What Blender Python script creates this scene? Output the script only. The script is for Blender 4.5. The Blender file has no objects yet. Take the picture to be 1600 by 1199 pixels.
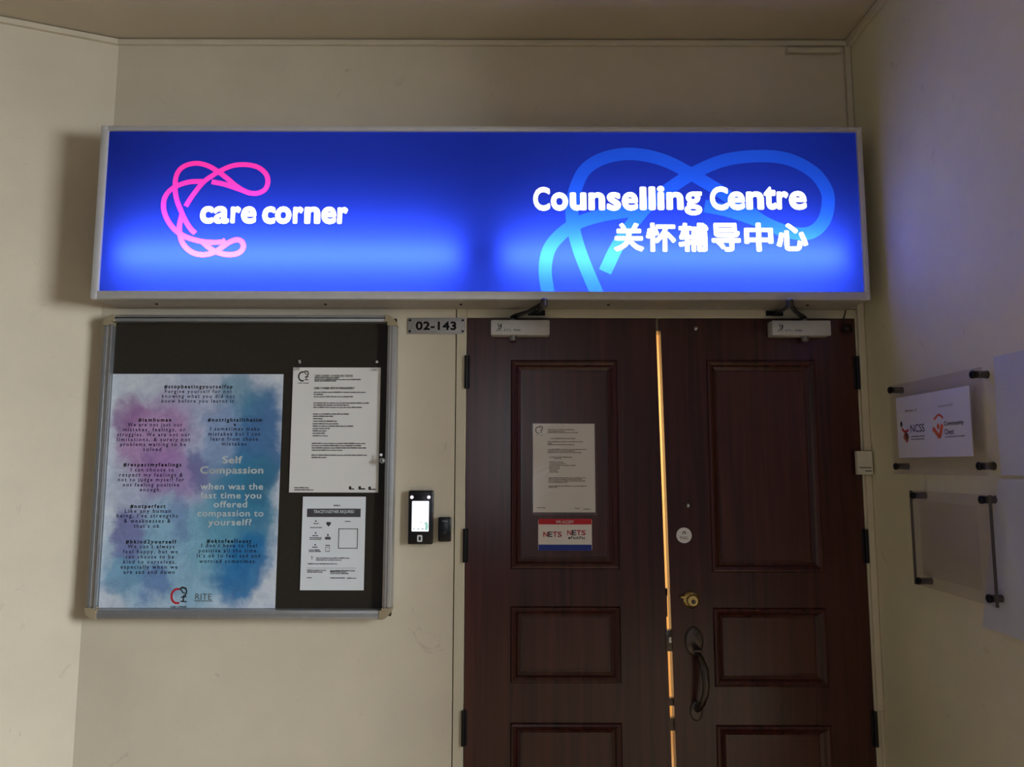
import bpy, bmesh, math, random
from mathutils import Vector, Matrix
from mathutils.geometry import delaunay_2d_cdt
from mathutils.bvhtree import BVHTree

random.seed(7)
scene = bpy.context.scene
COL = scene.collection
# world frame: X right along the door wall, Y into that wall (its face is y = 0), Z up, metres

# ------------------------------------------------------------------ camera
cam = bpy.data.cameras.new('camera')
cam.sensor_width = 36.0
cam.lens = 36.0 * 1155.0 / 1600.0
cam.clip_start = 0.05
cam_o = bpy.data.objects.new('camera', cam)
COL.objects.link(cam_o)
_t, _r = math.radians(6.35), math.radians(0.1)
fwd = Vector((0, math.cos(_t), math.sin(_t)))
up0 = Vector((0, -math.sin(_t), math.cos(_t)))
rt0 = Vector((1, 0, 0))
rt = rt0 * math.cos(_r) + up0 * math.sin(_r)
up = up0 * math.cos(_r) - rt0 * math.sin(_r)
cam_o.matrix_world = Matrix(((rt.x, up.x, -fwd.x, 0.0), (rt.y, up.y, -fwd.y, -2.5), (rt.z, up.z, -fwd.z, 1.6), (0, 0, 0, 1)))
scene.camera = cam_o

# ------------------------------------------------------------------ world, large lights, exposure
scene.view_settings.view_transform = 'Standard'
scene.view_settings.look = 'None'
scene.view_settings.gamma = 1.0
scene.view_settings.exposure = 0.0
scene.view_settings.use_curve_mapping = False
scene.cycles.use_denoising = True
scene.cycles.max_bounces = 8
scene.cycles.transparent_max_bounces = 32
scene.cycles.use_light_tree = False
world = bpy.data.worlds.new('overcast_sky')
scene.world = world
world.use_nodes = True
bg = world.node_tree.nodes['Background']
bg.inputs['Color'].default_value = (0.80, 0.88, 1.0, 1)
bg.inputs['Strength'].default_value = 0.13


def area_light(name, loc, target, sx, sy, power, color):
    l = bpy.data.lights.new(name, 'AREA')
    l.shape = 'RECTANGLE'
    l.size, l.size_y = sx, sy
    l.energy = power
    l.color = color
    o = bpy.data.objects.new(name, l)
    COL.objects.link(o)
    o.location = loc
    o.rotation_euler = (Vector(target) - Vector(loc)).to_track_quat('-Z', 'Y').to_euler()
    return o


# daylight entering the corridor from the right, past the end of the right wall and under the added shading beam
area_light('side_opening_daylight', (4.2, -2.95, 2.6), (-3.0, -0.9, 1.60), 1.7, 2.6, 635, (0.85, 0.92, 1.0))
# daylight of the opening behind the photographer
area_light('opening_daylight', (-0.1, -6.6, 1.9), (0.0, 0.0, 1.7), 0.9, 1.6, 10, (0.90, 0.94, 1.0))


# ------------------------------------------------------------------ materials
def lin(c):
    return tuple(((v / 255.0) / 12.92 if v / 255.0 <= 0.04045 else ((v / 255.0 + 0.055) / 1.055) ** 2.4) for v in c) + (1.0,)


def new_mat(name):
    m = bpy.data.materials.new(name)
    m.use_nodes = True
    nt = m.node_tree
    return m, nt, nt.nodes['Principled BSDF']


def plain(name, rgb, rough=0.5, metal=0.0, spec=0.5, vary=0.06, scale=40.0, bump=0.0, coat=0.0):
    m, nt, b = new_mat(name)
    tc = nt.nodes.new('ShaderNodeTexCoord')
    nz = nt.nodes.new('ShaderNodeTexNoise')
    nz.inputs['Scale'].default_value = scale
    nz.inputs['Detail'].default_value = 4
    nt.links.new(tc.outputs['Object'], nz.inputs['Vector'])
    rp = nt.nodes.new('ShaderNodeValToRGB')
    c = lin(rgb)
    rp.color_ramp.elements[0].position = 0.3
    rp.color_ramp.elements[1].position = 0.7
    rp.color_ramp.elements[0].color = tuple(v * (1 - vary) for v in c[:3]) + (1,)
    rp.color_ramp.elements[1].color = tuple(min(1, v * (1 + vary)) for v in c[:3]) + (1,)
    nt.links.new(nz.outputs['Fac'], rp.inputs['Fac'])
    nt.links.new(rp.outputs['Color'], b.inputs['Base Color'])
    b.inputs['Roughness'].default_value = rough
    b.inputs['Metallic'].default_value = metal
    b.inputs['Specular IOR Level'].default_value = spec
    b.inputs['Coat Weight'].default_value = coat
    b.inputs['Coat Roughness'].default_value = 0.08
    if bump:
        bp = nt.nodes.new('ShaderNodeBump')
        bp.inputs['Strength'].default_value = bump
        bp.inputs['Distance'].default_value = 0.002
        nt.links.new(nz.outputs['Fac'], bp.inputs['Height'])
        nt.links.new(bp.outputs['Normal'], b.inputs['Normal'])
    return m


def paint_mat(name, rgb, stain=(120, 108, 88), amount=0.35, rough=0.6):
    """old matt wall paint: soft patches, a few scuffs, fine roller texture"""
    m, nt, b = new_mat(name)
    N, L = nt.nodes.new, nt.links.new
    geo = N('ShaderNodeNewGeometry')
    big = N('ShaderNodeTexNoise')
    big.inputs['Scale'].default_value = 1.7
    big.inputs['Detail'].default_value = 6
    big.inputs['Roughness'].default_value = 0.65
    L(geo.outputs['Position'], big.inputs['Vector'])
    r1 = N('ShaderNodeValToRGB')
    c = lin(rgb)
    r1.color_ramp.elements[0].position = 0.32
    r1.color_ramp.elements[0].color = tuple(v * 0.86 for v in c[:3]) + (1,)
    r1.color_ramp.elements[1].position = 0.68
    r1.color_ramp.elements[1].color = c
    L(big.outputs['Fac'], r1.inputs['Fac'])
    sc = N('ShaderNodeTexNoise')
    sc.inputs['Scale'].default_value = 9.0
    sc.inputs['Detail'].default_value = 8
    sc.inputs['Roughness'].default_value = 0.72
    sc.inputs['Distortion'].default_value = 1.2
    L(geo.outputs['Position'], sc.inputs['Vector'])
    r2 = N('ShaderNodeValToRGB')
    r2.color_ramp.elements[0].position = 0.63
    r2.color_ramp.elements[0].color = (0, 0, 0, 1)
    r2.color_ramp.elements[1].position = 0.74
    r2.color_ramp.elements[1].color = (amount, amount, amount, 1)
    L(sc.outputs['Fac'], r2.inputs['Fac'])
    mx = N('ShaderNodeMix')
    mx.data_type = 'RGBA'
    L(r2.outputs['Color'], mx.inputs['Factor'])
    L(r1.outputs['Color'], mx.inputs['A'])
    mx.inputs['B'].default_value = lin(stain)
    L(mx.outputs['Result'], b.inputs['Base Color'])
    fine = N('ShaderNodeTexNoise')
    fine.inputs['Scale'].default_value = 160
    fine.inputs['Detail'].default_value = 3
    L(geo.outputs['Position'], fine.inputs['Vector'])
    bp = N('ShaderNodeBump')
    bp.inputs['Strength'].default_value = 0.12
    bp.inputs['Distance'].default_value = 0.002
    L(fine.outputs['Fac'], bp.inputs['Height'])
    L(bp.outputs['Normal'], b.inputs['Normal'])
    b.inputs['Roughness'].default_value = rough
    b.inputs['Specular IOR Level'].default_value = 0.3
    return m


def wood_mat(name, dark, light, rough=0.32):
    m, nt, b = new_mat(name)
    N, L = nt.nodes.new, nt.links.new
    geo = N('ShaderNodeNewGeometry')
    mp = N('ShaderNodeMapping')
    mp.inputs['Scale'].default_value = (38, 38, 1.6)
    L(geo.outputs['Position'], mp.inputs['Vector'])
    nz = N('ShaderNodeTexNoise')
    nz.inputs['Scale'].default_value = 1.0
    nz.inputs['Detail'].default_value = 6
    nz.inputs['Distortion'].default_value = 0.6
    L(mp.outputs['Vector'], nz.inputs['Vector'])
    rp = N('ShaderNodeValToRGB')
    rp.color_ramp.elements[0].position = 0.3
    rp.color_ramp.elements[0].color = lin(dark)
    rp.color_ramp.elements[1].position = 0.72
    rp.color_ramp.elements[1].color = lin(light)
    L(nz.outputs['Fac'], rp.inputs['Fac'])
    L(rp.outputs['Color'], b.inputs['Base Color'])
    bp = N('ShaderNodeBump')
    bp.inputs['Strength'].default_value = 0.08
    bp.inputs['Distance'].default_value = 0.001
    L(nz.outputs['Fac'], bp.inputs['Height'])
    L(bp.outputs['Normal'], b.inputs['Normal'])
    b.inputs['Roughness'].default_value = rough
    b.inputs['Specular IOR Level'].default_value = 0.5
    return m


def film_mat(name, rgb_lin):
    """back-lit sign film: light passes through from the tubes behind"""
    m = bpy.data.materials.new(name)
    m.use_nodes = True
    nt = m.node_tree
    nt.nodes.clear()
    out = nt.nodes.new('ShaderNodeOutputMaterial')
    tr = nt.nodes.new('ShaderNodeBsdfTranslucent')
    df = nt.nodes.new('ShaderNodeBsdfDiffuse')
    mx = nt.nodes.new('ShaderNodeMixShader')
    mx.inputs[0].default_value = 0.15
    tr.inputs['Color'].default_value = rgb_lin + (1,)
    df.inputs['Color'].default_value = tuple(0.4 * v + 0.02 for v in rgb_lin) + (1,)
    nt.links.new(tr.outputs[0], mx.inputs[1])
    nt.links.new(df.outputs[0], mx.inputs[2])
    nt.links.new(mx.outputs[0], out.inputs[0])
    return m


def glow_mat(name, rgb_lin, strength):
    m = bpy.data.materials.new(name)
    m.use_nodes = True
    nt = m.node_tree
    nt.nodes.clear()
    out = nt.nodes.new('ShaderNodeOutputMaterial')
    em = nt.nodes.new('ShaderNodeEmission')
    em.inputs[0].default_value = rgb_lin + (1,)
    em.inputs[1].default_value = strength
    nt.links.new(em.outputs[0], out.inputs[0])
    return m


def glass_mat(name, tint=(1, 1, 1), rough=0.03, reflect=0.06, haze=0.0, haze_rgb=(0.8, 0.8, 0.8)):
    """thin clear sheet: lets light straight through, mirrors a little at the surface"""
    m = bpy.data.materials.new(name)
    m.use_nodes = True
    nt = m.node_tree
    nt.nodes.clear()
    N, L = nt.nodes.new, nt.links.new
    out = N('ShaderNodeOutputMaterial')
    tr = N('ShaderNodeBsdfTransparent')
    tr.inputs[0].default_value = tint + (1,)
    gl = N('ShaderNodeBsdfGlossy')
    gl.inputs['Roughness'].default_value = rough
    fr = N('ShaderNodeFresnel')
    fr.inputs[0].default_value = 1.45
    ge = N('ShaderNodeNewGeometry')
    inv = N('ShaderNodeMath')
    inv.operation = 'SUBTRACT'
    inv.inputs[0].default_value = 1.0
    L(ge.outputs['Backfacing'], inv.inputs[1])
    mul = N('ShaderNodeMath')
    mul.operation = 'MULTIPLY'
    L(fr.outputs[0], mul.inputs[0])
    L(inv.outputs[0], mul.inputs[1])
    mx = N('ShaderNodeMixShader')
    L(mul.outputs[0], mx.inputs[0])
    L(tr.outputs[0], mx.inputs[1])
    L(gl.outputs[0], mx.inputs[2])
    if haze:
        df = N('ShaderNodeBsdfDiffuse')
        df.inputs[0].default_value = haze_rgb + (1,)
        m2 = N('ShaderNodeMixShader')
        m2.inputs[0].default_value = haze
        L(mx.outputs[0], m2.inputs[1])
        L(df.outputs[0], m2.inputs[2])
        L(m2.outputs[0], out.inputs[0])
    else:
        L(mx.outputs[0], out.inputs[0])
    return m


M = {}
M['wall'] = paint_mat('cream_wall_paint', (212, 200, 176))
M['wall_r'] = paint_mat('grey_cream_wall_paint', (226, 218, 186))
M['ceil'] = paint_mat('ceiling_paint', (196, 184, 160))
M['floor'] = plain('warm_cement_floor', (158, 138, 110), 0.7, vary=0.15, scale=6)
M['trim'] = plain('cream_plastic_trunking', (203, 192, 168), 0.45, vary=0.05, scale=12)
M['frame_paint'] = paint_mat('cream_frame_paint', (206, 196, 170), rough=0.4)
M['door'] = wood_mat('maroon_stained_wood', (48, 18, 16), (74, 32, 28), 0.24)
M['panel'] = wood_mat('maroon_panel_wood', (54, 23, 20), (82, 38, 32), 0.28)
M['black_metal'] = plain('blackened_steel', (24, 22, 24), 0.4, 0.6, vary=0.2)
M['bronze'] = plain('dark_bronze', (84, 76, 72), 0.33, 0.9, vary=0.25, scale=60)
M['brass'] = plain('worn_brass', (206, 180, 118), 0.3, 1.0, vary=0.15)
M['chrome'] = plain('brushed_steel', (190, 188, 186), 0.28, 1.0, vary=0.08)
M['steel_plate'] = plain('brushed_plate_steel', (186, 180, 176), 0.24, 1.0, vary=0.1, scale=90)
M['closer'] = plain('silver_grey_enamel', (196, 194, 190), 0.42, 0.15, vary=0.04)
M['standoff'] = plain('dark_steel_standoff', (96, 90, 90), 0.3, 0.9, vary=0.2)
M['edge'] = plain('dim_acrylic_edge', (70, 64, 62), 0.3, vary=0.1)
M['alu'] = plain('anodised_aluminium', (176, 176, 176), 0.38, 0.75, vary=0.05)
M['alu_dark'] = plain('dull_aluminium', (120, 118, 116), 0.45, 0.6, vary=0.08)
M['cap'] = plain('tan_plastic_cap', (150, 136, 108), 0.5, vary=0.08)
M['felt'] = plain('dark_brown_felt', (50, 43, 34), 0.95, spec=0.1, vary=0.15, scale=300, bump=0.3)
M['paper'] = plain('white_paper', (236, 230, 226), 0.7, vary=0.02, scale=9)
M['paper2'] = plain('cool_white_paper', (238, 238, 242), 0.6, vary=0.02, scale=9)
M['ink'] = plain('black_ink', (28, 26, 28), 0.7, vary=0.05)
M['ink_grey'] = plain('grey_ink', (92, 88, 88), 0.7, vary=0.1)
M['ink_brown'] = plain('faded_brown_ink', (138, 122, 110), 0.7, vary=0.1)
M['ink_navy'] = plain('navy_ink', (34, 32, 66), 0.7, vary=0.05)
M['ink_white'] = plain('pale_print', (246, 250, 252), 0.7, vary=0.03)
M['ink_red'] = plain('red_ink', (196, 24, 44), 0.6, vary=0.04)
M['ink_blue'] = plain('blue_ink', (24, 52, 150), 0.6, vary=0.04)
M['ink_orange'] = plain('orange_ink', (222, 92, 48), 0.6, vary=0.05)
M['ink_pink'] = plain('salmon_ink', (222, 112, 112), 0.6, vary=0.05)
M['banner'] = plain('charcoal_print', (72, 70, 74), 0.6, vary=0.05)
M['black_plastic'] = plain('black_plastic', (14, 13, 18), 0.25, vary=0.1)
M['pin'] = plain('clear_pin_plastic', (170, 165, 155), 0.25, vary=0.05)
M['white_plastic'] = plain('white_plastic', (206, 200, 184), 0.4, vary=0.03)
M['sign_frame'] = plain('pale_aluminium_sign_frame', (196, 194, 192), 0.42, 0.25, vary=0.04)
M['sign_shell'] = plain('grey_sign_casing', (168, 162, 152), 0.55, 0.1, vary=0.08)
M['sign_inside'] = plain('white_sign_lining', (140, 140, 140), 0.8, vary=0.02)
M['film_blue'] = film_mat('blue_sign_film', (0.0045, 0.0115, 0.155))
M['film_white'] = film_mat('white_sign_film', (0.82, 0.82, 0.84))
M['film_pink'] = film_mat('pink_sign_film', (0.60, 0.022, 0.22))
M['film_cyan'] = film_mat('light_blue_sign_film', (0.006, 0.036, 0.32))
M['tube'] = glow_mat('lit_fluorescent_tube', (1.0, 1.0, 1.0), 150)
M['screen'] = glow_mat('lit_screen', (0.93, 0.97, 1.0), 1.6)
M['lens'] = glow_mat('lit_lens', (1.0, 0.86, 1.0), 1.4)
M['fp_ring'] = plain('white_ring', (226, 226, 226), 0.4, vary=0.02)
M['screen_green'] = glow_mat('screen_green', (0.45, 0.75, 0.66), 0.9)
M['screen_grey'] = glow_mat('screen_grey', (0.45, 0.55, 0.6), 0.8)
M['glass'] = glass_mat('clear_glass', (0.97, 0.98, 0.975), 0.02)
M['acrylic'] = glass_mat('clear_acrylic', (0.982, 0.975, 0.975), 0.06, haze=0.035, haze_rgb=(0.65, 0.60, 0.61))
M['sleeve'] = glass_mat('clear_plastic_sleeve', (0.95, 0.95, 0.95), 0.1, haze=0.05)
M['inner_wall'] = plain('warm_inner_wall', (236, 205, 150), 0.8, vary=0.05, scale=3)
M['sheet'] = plain('pale_poster_sheet', (196, 196, 200), 0.5, vary=0.05, scale=5)


# ------------------------------------------------------------------ mesh helpers
class MB:
    def __init__(self):
        self.v, self.f = [], []

    def add(self, verts, faces):
        b = len(self.v)
        self.v += [tuple(p) for p in verts]
        self.f += [tuple(i + b for i in f) for f in faces]
        return self

    def bm(self, bm):
        bm.verts.index_update()
        self.add([v.co[:] for v in bm.verts], [[v.index for v in f.verts] for f in bm.faces])
        bm.free()
        return self

    def box(self, x0, x1, y0, y1, z0, z1, bevel=0.0, seg=2, axis=None):
        bm = bmesh.new()
        bmesh.ops.create_cube(bm, size=1.0)
        for v in bm.verts:
            v.co = ((x0 + x1) / 2 + v.co.x * (x1 - x0), (y0 + y1) / 2 + v.co.y * (y1 - y0), (z0 + z1) / 2 + v.co.z * (z1 - z0))
        if bevel:
            ed = bm.edges[:]
            if axis is not None:
                ed = [e for e in ed if abs((e.verts[0].co - e.verts[1].co).normalized()[axis]) > 0.9]
            bmesh.ops.bevel(bm, geom=ed, offset=bevel, segments=seg, affect='EDGES', profile=0.5)
        return self.bm(bm)

    def prism(self, pts, a, b, o, u, v, n):
        """polygon pts (in u, v) pushed from depth a to depth b along n"""
        o, u, v, n = map(Vector, (o, u, v, n))
        k = len(pts)
        vs = [o + u * p[0] + v * p[1] + n * a for p in pts] + [o + u * p[0] + v * p[1] + n * b for p in pts]
        fs = [tuple(range(k))[::-1], tuple(range(k, 2 * k))]
        fs += [(i, (i + 1) % k, k + (i + 1) % k, k + i) for i in range(k)]
        return self.add(vs, fs)

    def revolve(self, prof, o, axis, n=20):
        """profile of (distance along axis, radius) turned about axis"""
        o, ax = Vector(o), Vector(axis).normalized()
        t = Vector((0, 0, 1)) if abs(ax.z) < 0.9 else Vector((1, 0, 0))
        e1 = ax.cross(t).normalized()
        e2 = ax.cross(e1)
        vs, fs = [], []
        for d, r in prof:
            for k in range(n):
                a = 2 * math.pi * k / n
                vs.append(o + ax * d + (e1 * math.cos(a) + e2 * math.sin(a)) * r)
        m = len(prof)
        for i in range(m - 1):
            for k in range(n):
                fs.append((i * n + k, i * n + (k + 1) % n, (i + 1) * n + (k + 1) % n, (i + 1) * n + k))
        fs.append(tuple(range(n))[::-1])
        fs.append(tuple(range((m - 1) * n, m * n)))
        return self.add(vs, fs)

    def tube(self, path, r, n=10, flat=1.0):
        path = [Vector(p) for p in path]
        rs = r if isinstance(r, (list, tuple)) else [r] * len(path)
        vs, fs = [], []
        ref = None
        for i, p in enumerate(path):
            d = (path[min(i + 1, len(path) - 1)] - path[max(i - 1, 0)]).normalized()
            if ref is None:
                ref = Vector((1, 0, 0)) if abs(d.x) < 0.8 else Vector((0, 1, 0))
            e1 = (ref - d * ref.dot(d)).normalized()
            ref = e1
            e2 = d.cross(e1)
            for k in range(n):
                a = 2 * math.pi * k / n
                vs.append(p + e1 * math.cos(a) * rs[i] + e2 * math.sin(a) * rs[i] * flat)
        m = len(path)
        for i in range(m - 1):
            for k in range(n):
                fs.append((i * n + k, i * n + (k + 1) % n, (i + 1) * n + (k + 1) % n, (i + 1) * n + k))
        fs.append(tuple(range(n))[::-1])
        fs.append(tuple(range((m - 1) * n, m * n)))
        return self.add(vs, fs)


ORG = {}


def put(name, mb, mat, parent=None, origin=None, smooth=False):
    """link one mesh; its vertices are given in world metres"""
    vs = [Vector(p) for p in mb.v]
    lo = Vector([min(p[i] for p in vs) for i in range(3)])
    hi = Vector([max(p[i] for p in vs) for i in range(3)])
    org = Vector(origin) if origin is not None else Vector(((lo.x + hi.x) / 2, (lo.y + hi.y) / 2, lo.z))
    me = bpy.data.meshes.new(name)
    me.from_pydata([p - org for p in vs], [], mb.f)
    me.validate()
    bm = bmesh.new()
    bm.from_mesh(me)
    if len(bm.faces) and any(len(e.link_faces) == 2 for e in bm.edges):
        bmesh.ops.recalc_face_normals(bm, faces=bm.faces[:])
    bm.to_mesh(me)
    bm.free()
    me.materials.append(M[mat] if isinstance(mat, str) else mat)
    if smooth:
        for p in me.polygons:
            p.use_smooth = True
        me.set_sharp_from_angle(angle=math.radians(38))
    o = bpy.data.objects.new(name, me)
    COL.objects.link(o)
    ORG[o] = org
    if parent is not None:
        o.parent = parent
        o.location = org - ORG[parent]
    else:
        o.location = org
    return o


def tag(o, label, cat, group=None):
    o['label'] = label
    o['category'] = cat
    if group:
        o['group'] = group
    return o


def structure(o, label=None):
    o['kind'] = 'structure'
    if label:
        o['label'] = label
    return o


def thing(name, loc, label, cat, group=None):
    o = bpy.data.objects.new(name, None)
    o.empty_display_size = 0.05
    COL.objects.link(o)
    o.location = loc
    ORG[o] = Vector(loc)
    return tag(o, label, cat, group)


_tc = {}


def glyphs(s, bold=0.0, spacing=1.0, res=3, shear=0.0):
    """a line of lettering as flat polygons in its own plane, thickened by bold"""
    key = (s, bold, spacing, res, shear)
    if key not in _tc:
        c = bpy.data.curves.new('lettering', 'FONT')
        c.body = s
        c.space_character = spacing
        c.resolution_u = res
        c.shear = shear
        o = bpy.data.objects.new('lettering', c)
        COL.objects.link(o)
        dg = bpy.context.evaluated_depsgraph_get()
        me = bpy.data.meshes.new_from_object(o.evaluated_get(dg))
        vs = [(v.co.x, v.co.y) for v in me.vertices]
        fs = [tuple(p.vertices) for p in me.polygons]
        bpy.data.objects.remove(o)
        bpy.data.curves.remove(c)
        bpy.data.meshes.remove(me)
        if bold:
            cnt = {}
            for f in fs:
                for i in range(len(f)):
                    e = (min(f[i], f[i - 1]), max(f[i], f[i - 1]))
                    cnt[e] = cnt.get(e, 0) + 1
            rim = set()
            for (i, j), k in cnt.items():
                if k != 1:
                    continue
                a, b = Vector(vs[i]), Vector(vs[j])
                d = b - a
                if d.length < 1e-7:
                    continue
                n = Vector((-d.y, d.x)).normalized() * bold
                q = len(vs)
                vs += [tuple(a + n), tuple(a - n), tuple(b - n), tuple(b + n)]
                fs.append((q, q + 1, q + 2, q + 3))
                rim |= {i, j}
            if res >= 4:
                for i in sorted(rim):
                    q = len(vs)
                    vs += [(vs[i][0] + bold * math.cos(math.pi * k / 4), vs[i][1] + bold * math.sin(math.pi * k / 4)) for k in range(8)]
                    fs.append(tuple(range(q, q + 8)))
        _tc[key] = (vs, fs)
    return _tc[key]


def fit_text(s, x0, z0, x1, z1, bold=0.0, spacing=1.0, res=3, tail=None, xr=None):
    """lettering stretched to a box, as 2-D points and faces; with tail, z0 is the baseline and tail the drop below it"""
    v, f = glyphs(s, bold, spacing, res)
    if tail is not None:
        ax, bx = min(p[0] for p in v), max(p[0] for p in v)
        ay, by = min(p[1] for p in v), max(p[1] for p in v)
        sx, sy = (x1 - x0) / (bx - ax), (z1 - z0) / (by + bold)
        ty = tail / (-bold - ay) if ay < -bold - 0.05 else sy
        full, xh = by + bold, 0.449 + 2 * bold

        def warp(y):
            if y < 0:
                return y * ty
            if xr is None:
                return y * sy
            return sy * full * (y / xh * xr if y < xh else xr + (y - xh) / (full - xh) * (1 - xr))
        return [(x0 + (p[0] - ax) * sx, z0 + warp(p[1] + bold)) for p in v], f
    ax, bx = min(p[0] for p in v), max(p[0] for p in v)
    ay, by = min(p[1] for p in v), max(p[1] for p in v)
    sx, sy = (x1 - x0) / (bx - ax), (z1 - z0) / (by - ay)
    return [(x0 + (p[0] - ax) * sx, z0 + (p[1] - ay) * sy) for p in v], f


def line_text(s, xc, z, width, size, bold=0.0, spacing=1.0, res=2):
    """lettering centred on xc with its baseline at z; size = cap height"""
    v, f = glyphs(s, bold, spacing, res)
    ax, bx = min(p[0] for p in v), max(p[0] for p in v)
    sx, sy = width / (bx - ax), size / 0.72
    return [(xc + (p[0] - (ax + bx) / 2) * sx, z + p[1] * sy) for p in v], f


def bars(lines, h, rng, gap=0.25):
    """rows of print too small to read: one bar per word"""
    vs, fs = [], []
    for x0, x1, z in lines:
        d = 1 if x1 > x0 else -1
        x = x0
        while (x1 - x) * d > h:
            w = min(abs(x1 - x), h * rng.uniform(1.2, 4.5))
            b = len(vs)
            hh = h * rng.uniform(0.55, 0.8)
            vs += [(x, z), (x + d * w, z), (x + d * w, z + hh), (x, z + hh)]
            fs.append((b, b + 1, b + 2, b + 3))
            x += d * (w + h * gap)
    return vs, fs


def rect2(x0, z0, x1, z1):
    return [(x0, z0), (x1, z0), (x1, z1), (x0, z1)], [(0, 1, 2, 3)]


def disc2(xc, zc, rx, rz=None, n=20):
    rz = rz or rx
    return [(xc + rx * math.cos(2 * math.pi * k / n), zc + rz * math.sin(2 * math.pi * k / n)) for k in range(n)], [tuple(range(n))]


def smooth_path(pts, n=6):
    P = [Vector((p[0], p[1])) for p in pts]
    P = [P[0] * 2 - P[1]] + P + [P[-1] * 2 - P[-2]]
    out = []
    for i in range(1, len(P) - 2):
        for k in range(n):
            t = k / n
            a, b, c, d = P[i - 1], P[i], P[i + 1], P[i + 2]
            out.append(0.5 * (2 * b + (c - a) * t + (2 * a - 5 * b + 4 * c - d) * t * t + (3 * b - a - 3 * c + d) * t ** 3))
    out.append(P[-2])
    return out


def band(pts, w, n=6, ease=None):
    """ribbon of even width along a smooth path, as quads"""
    p = smooth_path(pts, n)
    vs, fs = [], []
    for i, q in enumerate(p):
        d = (p[min(i + 1, len(p) - 1)] - p[max(i - 1, 0)]).normalized()
        nrm = Vector((-d.y, d.x))
        t = i / (len(p) - 1)
        ww = w * (ease(t) if ease else 1)
        vs += [tuple(q + nrm * ww / 2), tuple(q - nrm * ww / 2)]
    for i in range(len(p) - 1):
        fs.append((2 * i, 2 * i + 1, 2 * i + 3, 2 * i + 2))
    return vs, fs


def merge2(*parts):
    vs, fs = [], []
    for v, f in parts:
        b = len(vs)
        vs += v
        fs += [tuple(i + b for i in q) for q in f]
    return vs, fs


def on_wall(vf, y):
    """flat print on a plane facing the camera, y = const"""
    m = MB()
    m.add([(p[0], y, p[1]) for p in vf[0]], vf[1])
    return m


def on_side(vf, x):
    """flat print on the right wall, x = const; first coordinate is y"""
    m = MB()
    m.add([(x, p[0], p[1]) for p in vf[0]], vf[1])
    return m


# ------------------------------------------------------------------ the setting
CEIL = 3.117
RX = 1.205           # face of the right wall
LX = -1.412          # corner between door wall and slanted left wall
w = MB()
w.box(LX - 0.1, -0.193, 0, 0.16, 0, CEIL)
w.box(-0.193, 1.196, 0, 0.16, 2.139, CEIL)
w.box(1.196, RX + 0.12, 0, 0.16, 0, CEIL)
structure(put('wall_back', w, 'wall'), 'cream painted wall around the double door')
ang = math.radians(22)
du = Vector((-math.cos(ang), -math.sin(ang), 0))
dn = Vector((-math.sin(ang), math.cos(ang), 0))
w = MB().prism([(-0.0, 0), (3.0, 0), (3.0, CEIL), (-0.0, CEIL)], 0, 0.12, (LX, 0, 0), du, (0, 0, 1), dn)
structure(put('wall_left', w, 'wall'), 'cream wall slanting away on the left')
structure(put('wall_right', MB().box(RX, RX + 0.12, -1.12, 0, 0, CEIL), 'wall_r'), 'greyish cream wall on the right')
structure(put('ceiling', MB().box(-5, 2.2, -5.6, 0.16, CEIL, CEIL + 0.15), 'ceil'), 'cream painted ceiling slab')
structure(put('shading_beam', MB().box(2.08, 2.2, -5.6, -1.12, 2.5, CEIL), 'ceil'), 'added unseen beam that shades the upper walls from the side daylight')  # out of view, added to cut the side daylight high on the walls
structure(put('floor', MB().box(-5, 4.2, -5.6, 2.6, -0.15, 0), 'floor'), 'grey cement floor')
# room behind the doors, seen only through the gap
w = MB().box(-0.6, 1.9, 2.3, 2.4, 0, 2.6)
w.box(-0.7, -0.6, 0.16, 2.4, 0, 2.6)
w.box(1.9, 2.0, 0.16, 2.4, 0, 2.6)
w.box(-0.7, 2.0, 0.16, 2.4, 2.6, 2.7)
structure(put('wall_inside', w, 'inner_wall'), 'warm lit room behind the doors')
area_light('inside_room_lamp', (0.7, 1.1, 2.5), (0.7, 1.3, 0.0), 0.8, 0.8, 50, (1.0, 0.78, 0.5))

# coving / trunking along the ceiling
w = MB().box(LX, RX, -0.014, 0, 3.094, CEIL - 0.004, 0.003)
structure(put('trim_1', w, 'trim'), 'narrow cream cover strip under the ceiling above the sign')
w = MB().prism([(0.0, 3.094), (3.0, 3.094), (3.0, CEIL - 0.004), (0.0, CEIL - 0.004)], 0, 0.014, (LX, 0, 0), du, (0, 0, 1), -dn)
structure(put('trim_2', w, 'trim'), 'narrow cream cover strip along the top of the left wall')
w = MB().box(RX - 0.016, RX, -1.12, 0, 3.085, CEIL - 0.002, 0.003)
structure(put('trim_3', w, 'trim'), 'cream cable cover along the top of the right wall')

# door frame
w = MB().box(-0.190, -0.1555, -0.003, 0.12, 0, 2.136, 0.002)
w.box(1.176, 1.1945, -0.003, 0.12, 0, 2.136, 0.002)
w.box(-0.1555, 1.176, -0.003, 0.12, 2.1045, 2.136, 0.002)
w.box(-0.1555, 1.176, 0.044, 0.12, 2.068, 2.1045)
w.box(-0.1555, -0.125, 0.044, 0.12, 0, 2.068)
w.box(1.146, 1.176, 0.044, 0.12, 0, 2.068)
structure(put('trim_4', w, 'frame_paint'), 'cream painted door frame around the double door')

# ------------------------------------------------------------------ double door
DF = -0.002          # front face of the leaves
DT = 0.040
GAP_L, GAP_R = (0.4937,2.0658), (0.5129,0.8328)


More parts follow.
